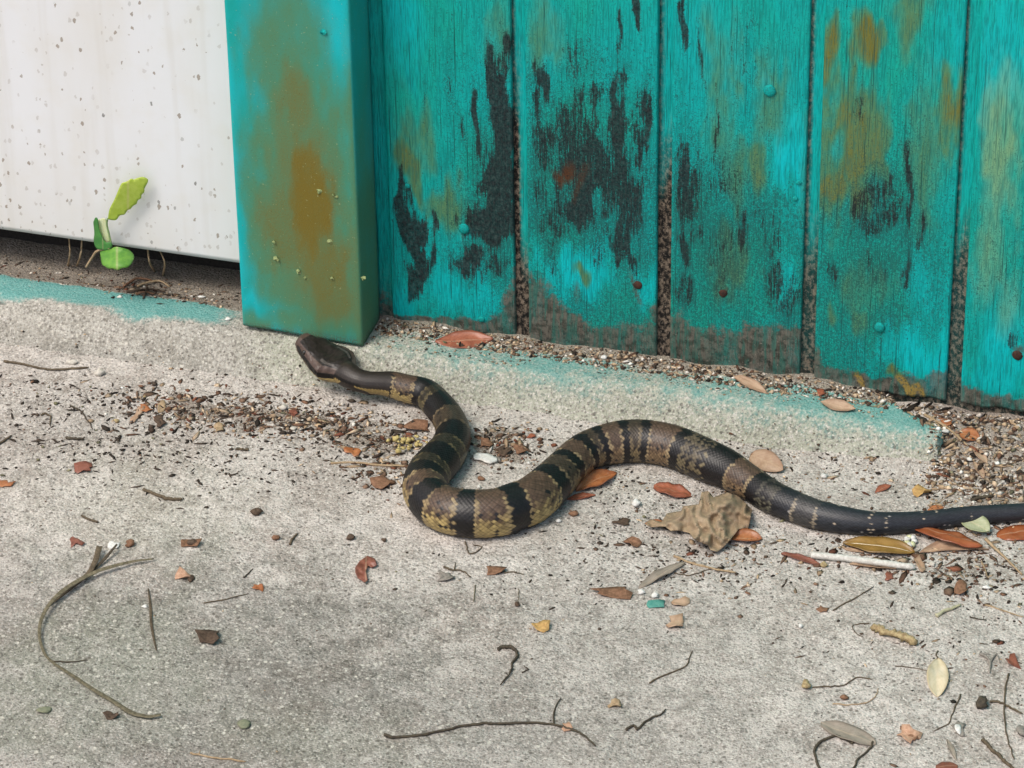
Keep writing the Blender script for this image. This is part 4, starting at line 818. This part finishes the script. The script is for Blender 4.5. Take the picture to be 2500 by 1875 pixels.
# dry grass at left
blade('long dry grass blade curved like a C', [c('c', *t) for t in [(1085, 198), (950, 222), (780, 272), (640, 330), (500, 410), (390, 500), (320, 590), (285, 680), (283, 770), (318, 870), (390, 940), (500, 1010), (650, 1110), (800, 1200), (930, 1280), (1040, 1308), (1135, 1298)]], 3.3, M['grass'], up=[.001, .003, .004, .003, .001, .0005, .0005, .001], taper=(.25, .9, 1, .7, .55, .6, .9, 1.1, .8))
blade('short upright dark grass blade crossing the C shaped blade', [c('c', *t) for t in [(705, 135), (672, 230), (620, 310), (500, 405), (350, 512)]], 3.2, M['twig'], up=[.004, .002, .001, 0], taper=(1.2, 1.1, .8, .5))
blade('dark split grass tip beside the upright blade', [c('c', *t) for t in [(828, 122), (745, 200), (660, 270)]], 2.2, M['btwig'], up=[.004, .002, .0], taper=(.5, 1, .8))
twig('short dark barb pointing off the C shaped grass blade', [c('c', 370, 908), c('c', 470, 912), c('c', 620, 898)], 1.6, M['btwig'], .4)
blade('thin straight dry grass blade lying inside the C shaped blade', [c('c', *t) for t in [(1045, 398), (1060, 520), (1066, 640), (1082, 740), (1102, 832)]], 1.7, M['twig'])
twig('thin straight dark needle on the left slab', [c('c', 1435, 496), c('c', 1580, 474), c('c', 1748, 428)], 1.1, M['twig'], .7)
scrap('small three pointed red leaf scrap above the grass blade', 'c', 530, 62, 110, 110, M['maroon'], .6, .3, jag=.6)
pebble('brown square pebble right of the grass tip', 'c', 915, 88, 72, 58, M['brown']); scrap('white fleck against the split grass tip', 'c', 800, 95, 70, 60, M['white'], name='white_fleck')
scrap('half curled brown seed husk above the tan bark chip', 'c', 1325, 85, 170, 62, M['brown'], 0, .8); pebble('dark rounded end of the curled seed husk', 'c', 1360, 75, 90, 50, M['dbrown'])
scrap('tan bark chip with a dark end on the left slab', 'c', 1290, 310, 140, 90, M['peach'], 0, .5); pebble('dark nub on the tan bark chip', 'c', 1345, 330, 55, 70, M['dbrown'])
scrap('folded brown leaf fragment on the left slab', 'c', 1470, 755, 150, 95, M['dbrown'], .3, .8)
twig('pale yellow twig on the bottom edge of the left slab', [c('c', 1340, 1552), c('c', 1470, 1580), c('c', 1600, 1594), c('c', 1730, 1616)], 1.5, M['ttwig'], .9, side=[[c('c', 1400, 1562), c('c', 1412, 1535)]])
scrap('dark curled crumb below the C shaped blade', 'c', 790, 1300, 105, 55, M['dbrown'], .5, .8)
pebble('flat greenish pebble set in the slab inside the C shaped blade', 'c', 320, 1252, 120, 60, M['greenpebble'], .3); pebble('flat olive pebble near the lower left twig', 'c', 1720, 1352, 90, 80, M['greenpebble'], .3)
scrap('orange speck of leaf on the left slab', 'c', 1825, 392, 80, 55, M['orangeleaf'], .5, .5); twig('tiny dark splinter above the orange speck', [c('c', 1715, 318), c('c', 1750, 290), c('c', 1782, 250)], 1.3, M['btwig'])
cml = polyleaf('fallen_leaf', [c('d', *t) for t in [(770, 250), (800, 205), (855, 165), (912, 185), (925, 232), (890, 248), (862, 232), (846, 270), (860, 335), (840, 352), (792, 322), (772, 285)]], lambda a, b: gp((a, b), .0006+.0035*float(fbm(a/14, b/14, 8, 2))), M['maroon'], None, 2.6, .0005, False)
tag(cml, 'curled pinkish brown leaf shaped like a comma', 'leaf', 'fallen leaves')
scrap('grey flake on the slab below the belly of the snake', 'd', 1405, 322, 110, 66, M['grey'], .2, .5)
twig('wriggly dark twig above the grey flake', [c('d', 1395, 238), c('d', 1450, 262), c('d', 1520, 268), c('d', 1590, 312)], 1.8, M['twig'], .5, side=[[c('d', 1470, 262), c('d', 1478, 212)]])
scrap('brown leaf fragment with a thin tail right of the wriggly twig', 'd', 1750, 272, 160, 60, M['brown'], 0, .6); twig('thin dark tail of the brown fragment', [c('d', 1820, 285), c('d', 1900, 280), c('d', 1965, 298)], 1.3, M['twig'], .4)
twig('dark looped tendril just below the belly of the snake', [c('d', 1540, 62), c('d', 1560, 110), c('d', 1580, 152), c('d', 1640, 125), c('d', 1662, 100), c('d', 1600, 88)], 1.3, M['twig'])
pebble('round dark pebble left of the comma shaped leaf', 'd', 737, 38, 66, 48, M['dbrown']); pebble('small dark bead right of the round dark pebble', 'd', 972, 56, 42, 32, M['dbrown'])
twig('curved dark bark splinter on the slab below the snake loop', [c('d', 310, 85), c('d', 330, 40), c('d', 362, 8)], 2.2, M['twig'], .7)
pebble('brown nut like pebble left of the curved splinter', 'd', 215, 40, 62, 50, M['brown']); twig('thin pale stem standing alone on the mid slab', [c('d', 1618, 370), c('d', 1612, 430), c('d', 1605, 490)], 1.1, M['grass'])
pebble('small dark seed with a thin stem on the mid slab', 'd', 1915, 508, 42, 50, M['dbrown']); twig('thin stem of the small dark seed', [c('d', 1920, 400), c('d', 1922, 450), c('d', 1917, 495)], .8, M['grass'])
# upper left slab
scrap('reddish torn leaf scrap on the upper left slab', 'b', 612, 892, 160, 90, M['maroon'], .1, .4, jag=.5); scrap('orange leaf piece at the left border of the slab', 'b', 35, 1012, 130, 60, M['orangeleaf'], .1, .5)
twig('stubby brown twig with a swollen end on the left slab', [c('b', 1058, 1040), c('b', 1180, 1090), c('b', 1250, 1110), c('b', 1340, 1108)], 2.6, M['twig'], 1.15)
pebble('black beetle like crumb on the slab left of the snake loop', 'b', 1892, 1212, 92, 58, M['dbrown']); twig('small dark tadpole shaped splinter', [c('b', 600, 1232), c('b', 650, 1258), c('b', 725, 1282)], 1.7, M['twig'], 1.3)
twig('short straight black stick in the litter at left', [c('b', 480, 660), c('b', 550, 666), c('b', 622, 664)], 2.4, M['btwig'], .9); twig('short grey brown stick left of the snake loop', [c('b', 1735, 738), c('b', 1790, 744), c('b', 1835, 747)], 2.4, M['twig'], .9)
scrap('tan shred of leaf standing in the brown litter', 'b', 1010, 495, 60, 150, M['tanleaf'], -.3, .5); scrap('short yellow tan leaf bit in the brown litter', 'b', 1182, 432, 70, 105, M['ttwig'], .1, .4)
scrap('orange brown leaf bit beside the tan shred', 'b', 1065, 458, 110, 60, M['orangeleaf'], .2, .4); scrap('dark purple brown flake in the brown litter', 'b', 1180, 545, 90, 100, M['dbrown'], 0, .4)
scrap('pale tan flake at the right of the brown litter', 'b', 1610, 590, 90, 60, M['ttwig'], .2, .4); scrap('rust red flake below the snake chin', 'H', 90, 1270, 120, 100, M['maroon'], .1, .4)
for k_, x_, y_, w_, h_, lab in [('b', 858, 540, 55, 40, 'white pebble left of the tan shred in the litter'), ('b', 2085, 442, 70, 60, 'largest white pebble in the litter under the snake chin'), ('b', 1065, 360, 34, 24, 'tiny white pebble above the tan leaf bit'), ('a', 540, 1165, 100, 44, 'long white pebble lying behind the kerb foot twig'), ('a', 735, 1242, 88, 66, 'white wedge pebble off the end of the kerb foot twig'),
                                ('H', 550, 1140, 80, 90, 'round white pebble under the neck of the snake'), ('H', 90, 1480, 90, 80, 'round white pebble in the litter below the rust red flake'), ('H', 750, 1150, 60, 80, 'narrow white pebble right of the round one under the neck'), ('E', 915, 1000, 75, 62, 'bright white crumb below the second bend of the snake'),
                                ('E', 345, 1125, 48, 40, 'small white grain beside the belly of the snake'), ('U', 985, 1075, 55, 42, 'white grain touching the inner side of the snake loop'), ('U', 1530, 815, 50, 42, 'white grain right of the white flake inside the snake loop'), ('f', 1505, 90, 56, 48, 'white pebble below the curled pale leaf rim'), ('f', 1925, 272, 76, 34, 'flat white chip on the right slab'),
                                ('f', 670, 95, 62, 56, 'tan round pebble below the red leaf fragment'), ('f', 490, 570, 40, 34, 'white grain beside a grey crumb on the right slab'), ('G', 640, 795, 60, 46, 'white grain on the foot of the kerb behind the snake'), ('h', 1680, 1120, 60, 34, 'white crumb on the broken end of the kerb'), ('h', 1845, 1310, 50, 36, 'white crumb on the dark soil past the kerb'),
                                ('c', 1025, 525, 52, 30, 'white grain touching the thin straight grass blade'), ('g', 1430, 825, 60, 32, 'white grain in the grit at the wall foot'), ('a', 1485, 680, 70, 30, 'white sliver on the kerb left of the post'), ('a', 1680, 845, 66, 32, 'pale grain on the kerb next to the post foot')]:
    pebble(lab, k_, x_, y_, w_, h_, M['pebble' if 'pebble' in lab and 'tan' not in lab else ('white' if 'tan' not in lab else 'lichen')])
twig('thin dark twig lying along the kerb foot at left', [c('a', 30, 1150), c('a', 200, 1180), c('a', 380, 1212), c('a', 655, 1198)], 2.2, M['twig'], .8)
twig('thin bent grass stem in the left litter', [c('b', 520, 420), c('b', 600, 470), c('b', 655, 545), c('b', 690, 600)], 1.6, M['btwig'], .5); twig('dark hooked twig on the far left slab', [c('b', 300, 490), c('b', 345, 482), c('b', 375, 510), c('b', 368, 570)], 1.8, M['twig'], .6); twig('grey twig end at the left border', [c('b', -40, 720), c('b', 30, 680), c('b', 85, 640)], 2.6, M['twig'], .6)
twig('straight tan stick touching the outer side of the snake loop', [c('D', 435, 1052), c('D', 600, 1050), c('D', 780, 1066), c('D', 945, 1070)], 1.9, M['ttwig'], .9)
scrap('brown dry leaf strip below the tan stick beside the snake', 'D', 800, 1195, 170, 80, M['brown'], -.3, .4); scrap('ginger leaf scrap above the tan stick beside the snake', 'D', 590, 975, 110, 70, M['orangeleaf'], 0, .4)
# yellow crumbly cluster in the crook of the neck
yc = empty('yellow_cluster', gp(c('D', 935, 900)), 'crumbly pale yellow flower cluster in the crook of the snake neck', 'blossom')
for j in range(26):
    q = c('D', 935+random.gauss(0, 48), 905+random.gauss(0, 38)); p = gp(q, random.uniform(.0006, .004)); Vv = []; rr = random.uniform(.0012, .0026)
    for i in range(4):
        th = math.pi*i/3
        for k_ in range(6): an = 2*math.pi*k_/6; Vv.append(p+rr*np.array([math.sin(th)*math.cos(an), math.sin(th)*math.sin(an), .7*math.cos(th)])*random.uniform(.6, 1.3))
    newmesh('petal', Vv, [(i*6+k_, i*6+(k_+1) % 6, (i+1)*6+(k_+1) % 6, (i+1)*6+k_) for i in range(3) for k_ in range(6)], M['blossom'], parent=yc)
scrap('brown leaf scrap above the yellow cluster in the neck crook', 'D', 1040, 815, 190, 80, M['brown'], 0, .6)
# white flake inside the loop
wf = polyleaf('white_flake', [c('U', *t) for t in [(915, 735), (950, 705), (1080, 712), (1180, 755), (1185, 790), (1105, 815), (1050, 800), (1000, 775), (930, 768)]], lambda a, b: gp((a, b), .0016), M['white'], None, 2.5, .0012, False); tag(wf, 'flat white paint flake lying inside the snake loop', 'paint flake')
pebble('smooth brown seed inside the snake loop', 'U', 1005, 985, 110, 62, M['brown'], .6); scrap('dark brown leaf lump right of the white flake', 'U', 1260, 690, 170, 150, M['dbrown'], 0, .5); scrap('brown leaf shred near the inner kerb side of the loop', 'U', 1060, 600, 150, 130, M['brown'], .3, .5)
scrap('ginger flake at the kerb foot between the snake bends', 'U', 1555, 525, 110, 60, M['redleaf'], 0, .4); scrap('curled brown husk above the white flake', 'U', 1440, 690, 190, 110, M['brown'], .2, .6)
scrap('brown curled husk below the second bend of the snake', 'E', 895, 1292, 120, 66, M['brown'], -.2, .7); scrap('small dark husk above the brown curled husk', 'E', 805, 1140, 130, 46, M['dbrown'], .2, .6); pebble('brown crumb below the small red leaf in the bend', 'E', 455, 1072, 80, 50, M['brown'])
# right slab
leaf('cream oval leaf with a dark midrib on the right slab', c('f', 1548, 815), c('f', 1542, 1115), .34, M['cream'], .03, .25, prof=(1.15, .6), stalk=.2)
scrap('peach coloured leaf flap on the right slab', 'f', 1315, 1415, 200, 130, M['peach'], 0, .5); scrap('dark fold across the peach leaf flap', 'f', 1330, 1400, 60, 130, M['brown'], .5, .3)
cat_ = twig('fuzzy yellow brown catkin lying on the right slab', [c('f', 1045, 560), c('f', 1120, 605), c('f', 1250, 635), c('f', 1385, 690)], 6.5, M['lichen'], 1.0, name='catkin', cat='catkin', group=None, jit=.5)
twig('thin forked tendril left of the catkin', [c('f', 1020, 548), c('f', 950, 545), c('f', 890, 560), c('f', 910, 610), c('f', 970, 650)], 1.0, M['twig'])
leaf('flat grey brown leaf framed by black twigs at the bottom of the slab', c('f', 645, 1310), c('f', 1070, 1480), .38, M['greyleaf'], .02, .15, prof=(1, .5), bend=.03)
twig('black twig running under the left of the grey brown leaf', [c('f', 895, 1465), c('f', 820, 1432), c('f', 740, 1412), c('f', 650, 1448), c('f', 600, 1500), c('f', 608, 1590), c('f', 645, 1690)], 2.2, M['btwig'], .9)
twig('black twig running under the right of the grey brown leaf', [c('f', 1045, 1455), c('f', 1025, 1510), c('f', 940, 1585), c('f', 885, 1680)], 1.8, M['btwig'], .8)
leaf('dark red leaf cut by the bottom border', c('f', 1530, 1665), c('f', 1700, 1650), .8, M['maroon'], .06, -.2, prof=(1, .5))
leaf('slim grey stem like leaf above the dark red leaf', c('f', 1618, 1440), c('f', 1690, 1600), .16, M['greyleaf'], .02, .2)
twig('thin slanting twig above the catkin', [c('f', 735, 440), c('f', 900, 350), c('f', 1055, 262)], 1.3, M['twig'], .6); scrap('brown oval flake at the lower end of the slanting twig', 'f', 660, 440, 80, 50, M['brown'])
twig('curved thread twig with a bead at its left end', [c('f', 585, 1040), c('f', 700, 1030), c('f', 820, 1022), c('f', 920, 958), c('f', 1040, 975)], 1.2, M['twig'], .8); pebble('tan bead at the end of the curved thread twig', 'f', 530, 1025, 85, 90, M['lichen'])
twig('pale arched thread below the curved thread twig', [c('f', 735, 1165), c('f', 860, 1170), c('f', 980, 1158), c('f', 1070, 1100), c('f', 1092, 1040)], 1.1, M['ttwig']); pebble('brown grain by the pale arched thread', 'f', 822, 1122, 76, 46, M['brown'])
twig('thin stem pointing at the cream oval leaf', [c('f', 1218, 868), c('f', 1330, 884), c('f', 1470, 905)], 1.0, M['twig'])
twig('Y shaped thin twig below the cream oval leaf', [c('f', 1722, 1088), c('f', 1665, 1235), c('f', 1622, 1320), c('f', 1518, 1372)], 1.3, M['twig'], .6)
pebble('white seed in a dark shell beside the Y shaped twig', 'f', 1700, 1362, 50, 110, M['white']); scrap('dark shell behind the white seed', 'f', 1706, 1350, 86, 130, M['grey'], 0, .3)
pebble('black curled husk on the right slab', 'f', 1885, 1172, 100, 110, M['btwig'], .8); twig('knotted dark tendril trailing from the black husk', [c('f', 1945, 1145), c('f', 2020, 1150), c('f', 2090, 1180), c('f', 2200, 1240)], 2.0, M['twig'], .7)
twig('long upright thin stem at the right edge of the slab', [c('f', 2095, 930), c('f', 2062, 1100), c('f', 2070, 1350), c('f', 2105, 1490), c('f', 2135, 1595)], 1.5, M['twig'], .7)
twig('rough dark twig in the lower right corner', [c('f', 1890, 1435), c('f', 1950, 1500), c('f', 2030, 1570), c('f', 2140, 1665)], 3.0, M['twig'], .8, jit=.35)
scrap('reddish brown bud cluster beside the long upright stem', 'f', 2120, 850, 100, 110, M['maroon'], .2, .6); twig('grey forked twig left of the bud cluster', [c('f', 1875, 775), c('f', 1940, 820), c('f', 1948, 925)], 2.6, M['grey'], .6, side=[[c('f', 1945, 850), c('f', 2000, 780), c('f', 2025, 845)]])
twig('straight thin straw on the far right slab', [c('f', 1910, 402), c('f', 2050, 440), c('f', 2210, 495)], 1.4, M['ttwig']); twig('short dark splinter below the straight straw', [c('f', 1790, 490), c('f', 1860, 508), c('f', 1925, 520)], 1.2, M['btwig'])
twig('lumpy grey green twig on the right slab', [c('f', 1535, 480), c('f', 1620, 440), c('f', 1725, 400)], 3.2, M['sage'], .6, jit=.3); scrap('brown crumbly bud on the right slab', 'f', 1735, 285, 110, 100, M['brown'], 0, .8)
pebble('grey round stone at the right border', 'f', 2190, 1380, 90, 110, M['grey'], .5)
twig('thin upright straw on the right slab below the glossy leaf', [c('T', 1705, 690), c('T', 1740, 790), c('T', 1790, 895)], 1.4, M['ttwig'])
twig('pale straw stick on the dark soil past the kerb', [c('h', 1540, 1000), c('h', 1680, 1082), c('h', 1835, 1212)], 2.4, M['ttwig'], .7); twig('short dark stick on the grit above the tail', [c('h', 1848, 1575), c('h', 1920, 1562), c('h', 2005, 1550)], 3.0, M['btwig'], .9)
scrap('yellow lichen lump on the grit below the kerb end', 'h', 1520, 1530, 110, 70, M['amber'], 0, .8); scrap('red leaf crumb in the grit at the wall foot', 'h', 842, 862, 60, 50, M['redleaf']); scrap('small orange leaf crumb behind the straw stick', 'h', 1690, 1060, 110, 60, M['orangeleaf'])
leaf('split beige leaf below the small tan leaf on the soil', c('h', 1870, 1320), c('h', 1945, 1435), .3, M['tanleaf'], .04, .3)
for lab, L in [('dry brown straw arched over the litter left of the post', [(915, 600), (990, 560), (1080, 552), (1150, 570)]), ('dry straw crossing the litter heap near the post', [(1010, 600), (1100, 580), (1180, 570), (1250, 605)]), ('short dry twig hanging over the turquoise kerb edge', [(1085, 610), (1075, 650), (1050, 690)]), ('dark bark strip in the litter heap near the post', [(930, 640), (1020, 640), (1130, 630), (1220, 640)]), ('brown straw behind the litter heap near the post', [(1000, 660), (1060, 655), (1140, 655)])]:
    twig(lab, [c('a', *t) for t in L], 2.2, M['brown' if 'brown' in lab else 'ttwig' if 'straw' in lab else 'dbrown'], .7, group='dry straws on the ledge', up=[0, .0015, .001, 0])

# ------------------------------------------------------------------ loose crumbs: what nobody could count
PAL = dict(dark=[(62, 54, 46), (80, 70, 60), (48, 42, 36)], brown=[(104, 84, 68), (126, 102, 84), (86, 70, 58), (112, 84, 66)], tan=[(178, 154, 124), (196, 174, 146), (160, 138, 112)], pale=[(224, 218, 206), (210, 200, 186)], rust=[(128, 82, 62), (112, 70, 54)], olive=[(110, 108, 82), (130, 126, 100)])
def sprinkle(name, label, spec, cat, zfun=HS):
    Vs_, Fs, Cs = [], [], []; nvx = 0
    for sp_ in spec:
        xyf, n_, pal, smin, smax, elong = sp_[:6]; flat = sp_[6] if len(sp_) > 6 else 1.0
        pts = xyf(n_)
        n_ = len(pts)
        size = smin*(smax/smin)**(rng.random(n_)**2.2); th = rng.uniform(0, 6.283, n_); el = np.where(rng.random(n_) < elong, rng.uniform(2.2, 5, n_), rng.uniform(1, 1.7, n_))
        kinds = rng.choice(list(pal.keys()), n_, p=np.array(list(pal.values()))/sum(pal.values()))
        z = zfun(pts[:, 0], pts[:, 1])
        for i in range(n_):
            r0 = size[i]/2; a_ = r0*el[i]**.6; b_ = r0/el[i]**.45; h_ = r0*rng.uniform(.25, .7)*flat; ct, st_ = math.cos(th[i]), math.sin(th[i])
            o = rng.uniform(.7, 1.3, 7)
            loc = np.array([(a_*o[0], 0, 0), (.3*a_, b_*o[1], 0), (-.5*a_, b_*o[2]*.8, 0), (-a_*o[3], 0, 0), (-.2*a_, -b_*o[4], 0), (.55*a_, -b_*o[5]*.8, 0), (0, 0, h_*1.3), (0, 0, -h_*.5)]); loc[:6, 2] = rng.uniform(-.2, .5, 6)*h_
            w_ = np.stack([loc[:, 0]*ct-loc[:, 1]*st_+pts[i, 0], loc[:, 0]*st_+loc[:, 1]*ct+pts[i, 1], loc[:, 2]+z[i]+h_*.25], 1); Vs_.append(w_)
            Fs += [(nvx+j, nvx+(j+1) % 6, nvx+6) for j in range(6)]+[(nvx+(j+1) % 6, nvx+j, nvx+7) for j in range(6)]; nvx += 8
            cc = PAL[kinds[i]]; cc = cc[rng.integers(len(cc))]; f = rng.uniform(.8, 1.2); Cs.append(np.tile(np.array(s2l(*[min(255, v*f) for v in cc])), (8, 1)))
    ob = newmesh(name, np.concatenate(Vs_), np.array(Fs), M['bits'], smooth=False, origin=(0, 0, 0), attrs={'Col': np.concatenate(Cs)})
    return tag(ob, label, cat, kind='stuff')
def gs(q, rx, ry):                                        # gaussian cloud round a photo point
    p = gp(q)
    return lambda n_: np.stack([p[0]+rng.normal(0, rx*MM, n_), np.minimum(p[1]+rng.normal(0, ry*MM/.57, n_), -.003)], 1)
def soil(x0, x1, y0, y1):                                # past the broken end of the kerb
    def f(n_):
        q = np.stack([rng.uniform(x0, x1, n_*2), rng.uniform(y0, y1, n_*2)], 1); k_ = q[:, 0] > KEND-.006-np.maximum(0, q[:, 1]+.035)*1.35-.01*rng.random(n_*2); return q[k_][:n_]
    return f
def rect(x0, x1, y0, y1): return lambda n_: np.stack([rng.uniform(x0, x1, n_), rng.uniform(y0, y1, n_)], 1)
lp = dict(dark=.35, brown=.36, tan=.17, pale=.05, rust=.05, olive=.02); dp = dict(dark=.8, brown=.12, olive=.08); gpal = dict(dark=.18, brown=.28, tan=.38, pale=.13, olive=.03); fp = dict(dark=.2, brown=.45, tan=.25, rust=.1)
sprinkle('leaf_litter', 'crumbled brown leaf litter and dark specks scattered over the concrete', [
    (gs(O(430, 890), 130, 26), 520, lp, .0009, .0042, .35), (gs(O(650, 905), 130, 24), 560, lp, .0009, .0042, .3), (gs(O(560, 870), 220, 20), 240, lp, .0007, .0028, .3), (gs(O(800, 950), 80, 36), 300, lp, .0009, .004, .35), (gs(O(1080, 960), 55, 30), 280, lp, .001, .0045, .25), (gs(O(830, 1030), 55, 26), 120, lp, .001, .004, .5),
    (gs(O(450, 895), 150, 28), 150, fp, .002, .006, .3), (gs(O(700, 910), 120, 30), 130, fp, .002, .006, .25), (gs(O(1090, 955), 50, 26), 70, fp, .002, .006, .2), (gs(O(850, 1000), 60, 40), 60, fp, .002, .006, .4), (gs(O(120, 850), 130, 26), 200, dp, .0008, .003, .4), (gs(O(300, 960), 260, 60), 560, dp, .0009, .0036, .4), (gs(O(150, 940), 130, 40), 130, dp, .001, .004, .5), (gs(O(700, 1010), 260, 60), 220, dp, .0008, .003, .2),
    (gs(O(1400, 1120), 130, 45), 240, dp, .001, .003, .2), (gs(O(1420, 1200), 140, 45), 170, dp, .001, .003, .1), (gs(O(1650, 1060), 120, 30), 200, lp, .0008, .0034, .2), (gs(O(1600, 1220), 90, 36), 160, lp, .0009, .0038, .3), (gs(O(1900, 1180), 170, 26), 300, lp, .0009, .004, .3), (gs(O(2080, 1250), 120, 40), 260, lp, .0009, .0038, .3), (gs(O(2150, 1180), 70, 40), 160, lp, .001, .004, .3),
    (gs(O(1300, 1030), 60, 20), 90, lp, .0008, .0032, .2), (gs(O(1750, 1000), 200, 26), 240, gpal, .0008, .003, .2), (rect(-.45, .45, -.52, -.08), 900, dict(dark=.5, brown=.25, tan=.15, olive=.1), .0005, .0017, .2), (gs(O(2000, 1400), 170, 60), 150, dict(dark=.4, brown=.4, tan=.2), .0007, .0026, .3), (gs(O(1150, 1250), 200, 40), 100, dp, .0008, .003, .3)], 'litter')
fl = dict(dark=.25, brown=.42, tan=.28, rust=.05)
sprinkle('leaf_flakes', 'torn flat flakes of dead brown leaf among the litter', [
    (gs(O(420, 885), 150, 26), 60, fl, .003, .009, .5, .35), (gs(O(680, 905), 130, 26), 55, fl, .003, .008, .4, .35), (gs(O(830, 985), 60, 45), 34, fl, .003, .009, .5, .35), (gs(O(1090, 955), 50, 26), 26, fl, .003, .008, .3, .35), (gs(O(1560, 1190), 110, 40), 30, fl, .003, .008, .4, .35),
    (gs(O(1950, 1225), 150, 30), 60, fl, .003, .010, .6, .35), (gs(O(2130, 1240), 60, 40), 40, fl, .003, .009, .6, .35), (soil(.28, .43, -.09, -.003), 110, fl, .003, .009, .6, .35), (gs(O(1480, 1260), 90, 20), 16, fl, .002, .006, .4, .4), (gs(O(1750, 1020), 180, 30), 40, fl, .002, .006, .4, .35), (gs(O(250, 960), 220, 70), 50, dict(dark=.7, brown=.3), .002, .007, .7, .4), (gs(O(2050, 1400), 160, 120), 40, fl, .002, .006, .6, .35)], 'litter')
sprinkle('grit', 'coarse grey brown grit along the foot of the wall and past the kerb end', [
    (rect(-.098, .27, -.019, -.001), 2600, gpal, .0010, .0042, .2), (rect(-.098, .02, -.034, -.003), 260, gpal, .0008, .003, .2), (rect(.05, .27, -.028, -.015), 300, gpal, .0007, .0026, .2), (rect(-.46, -.19, -.013, .022), 700, lp, .0008, .0032, .25),
    (soil(.262, .43, -.075, -.001), 2600, gpal, .0012, .0055, .3), (rect(.31, .43, -.12, -.05), 1100, gpal, .001, .005, .3), (gs(c('a', 1060, 610), 70, 22), 220, lp, .001, .0045, .5), (rect(-.40, .31, -.07, -.052), 420, dict(dark=.5, brown=.3, tan=.2), .0007, .0026, .2)], 'grit')
sprinkle('white_grit', 'scattered tiny white sand grains on the concrete', [(rect(-.45, .45, -.5, -.07), 420, dict(pale=1.), .0006, .0017, .0), (gs(O(640, 930), 160, 26), 60, dict(pale=1.), .0009, .0028, 0), (gs(O(2100, 1050), 100, 50), 60, dict(pale=1.), .0009, .0028, 0)], 'grit')
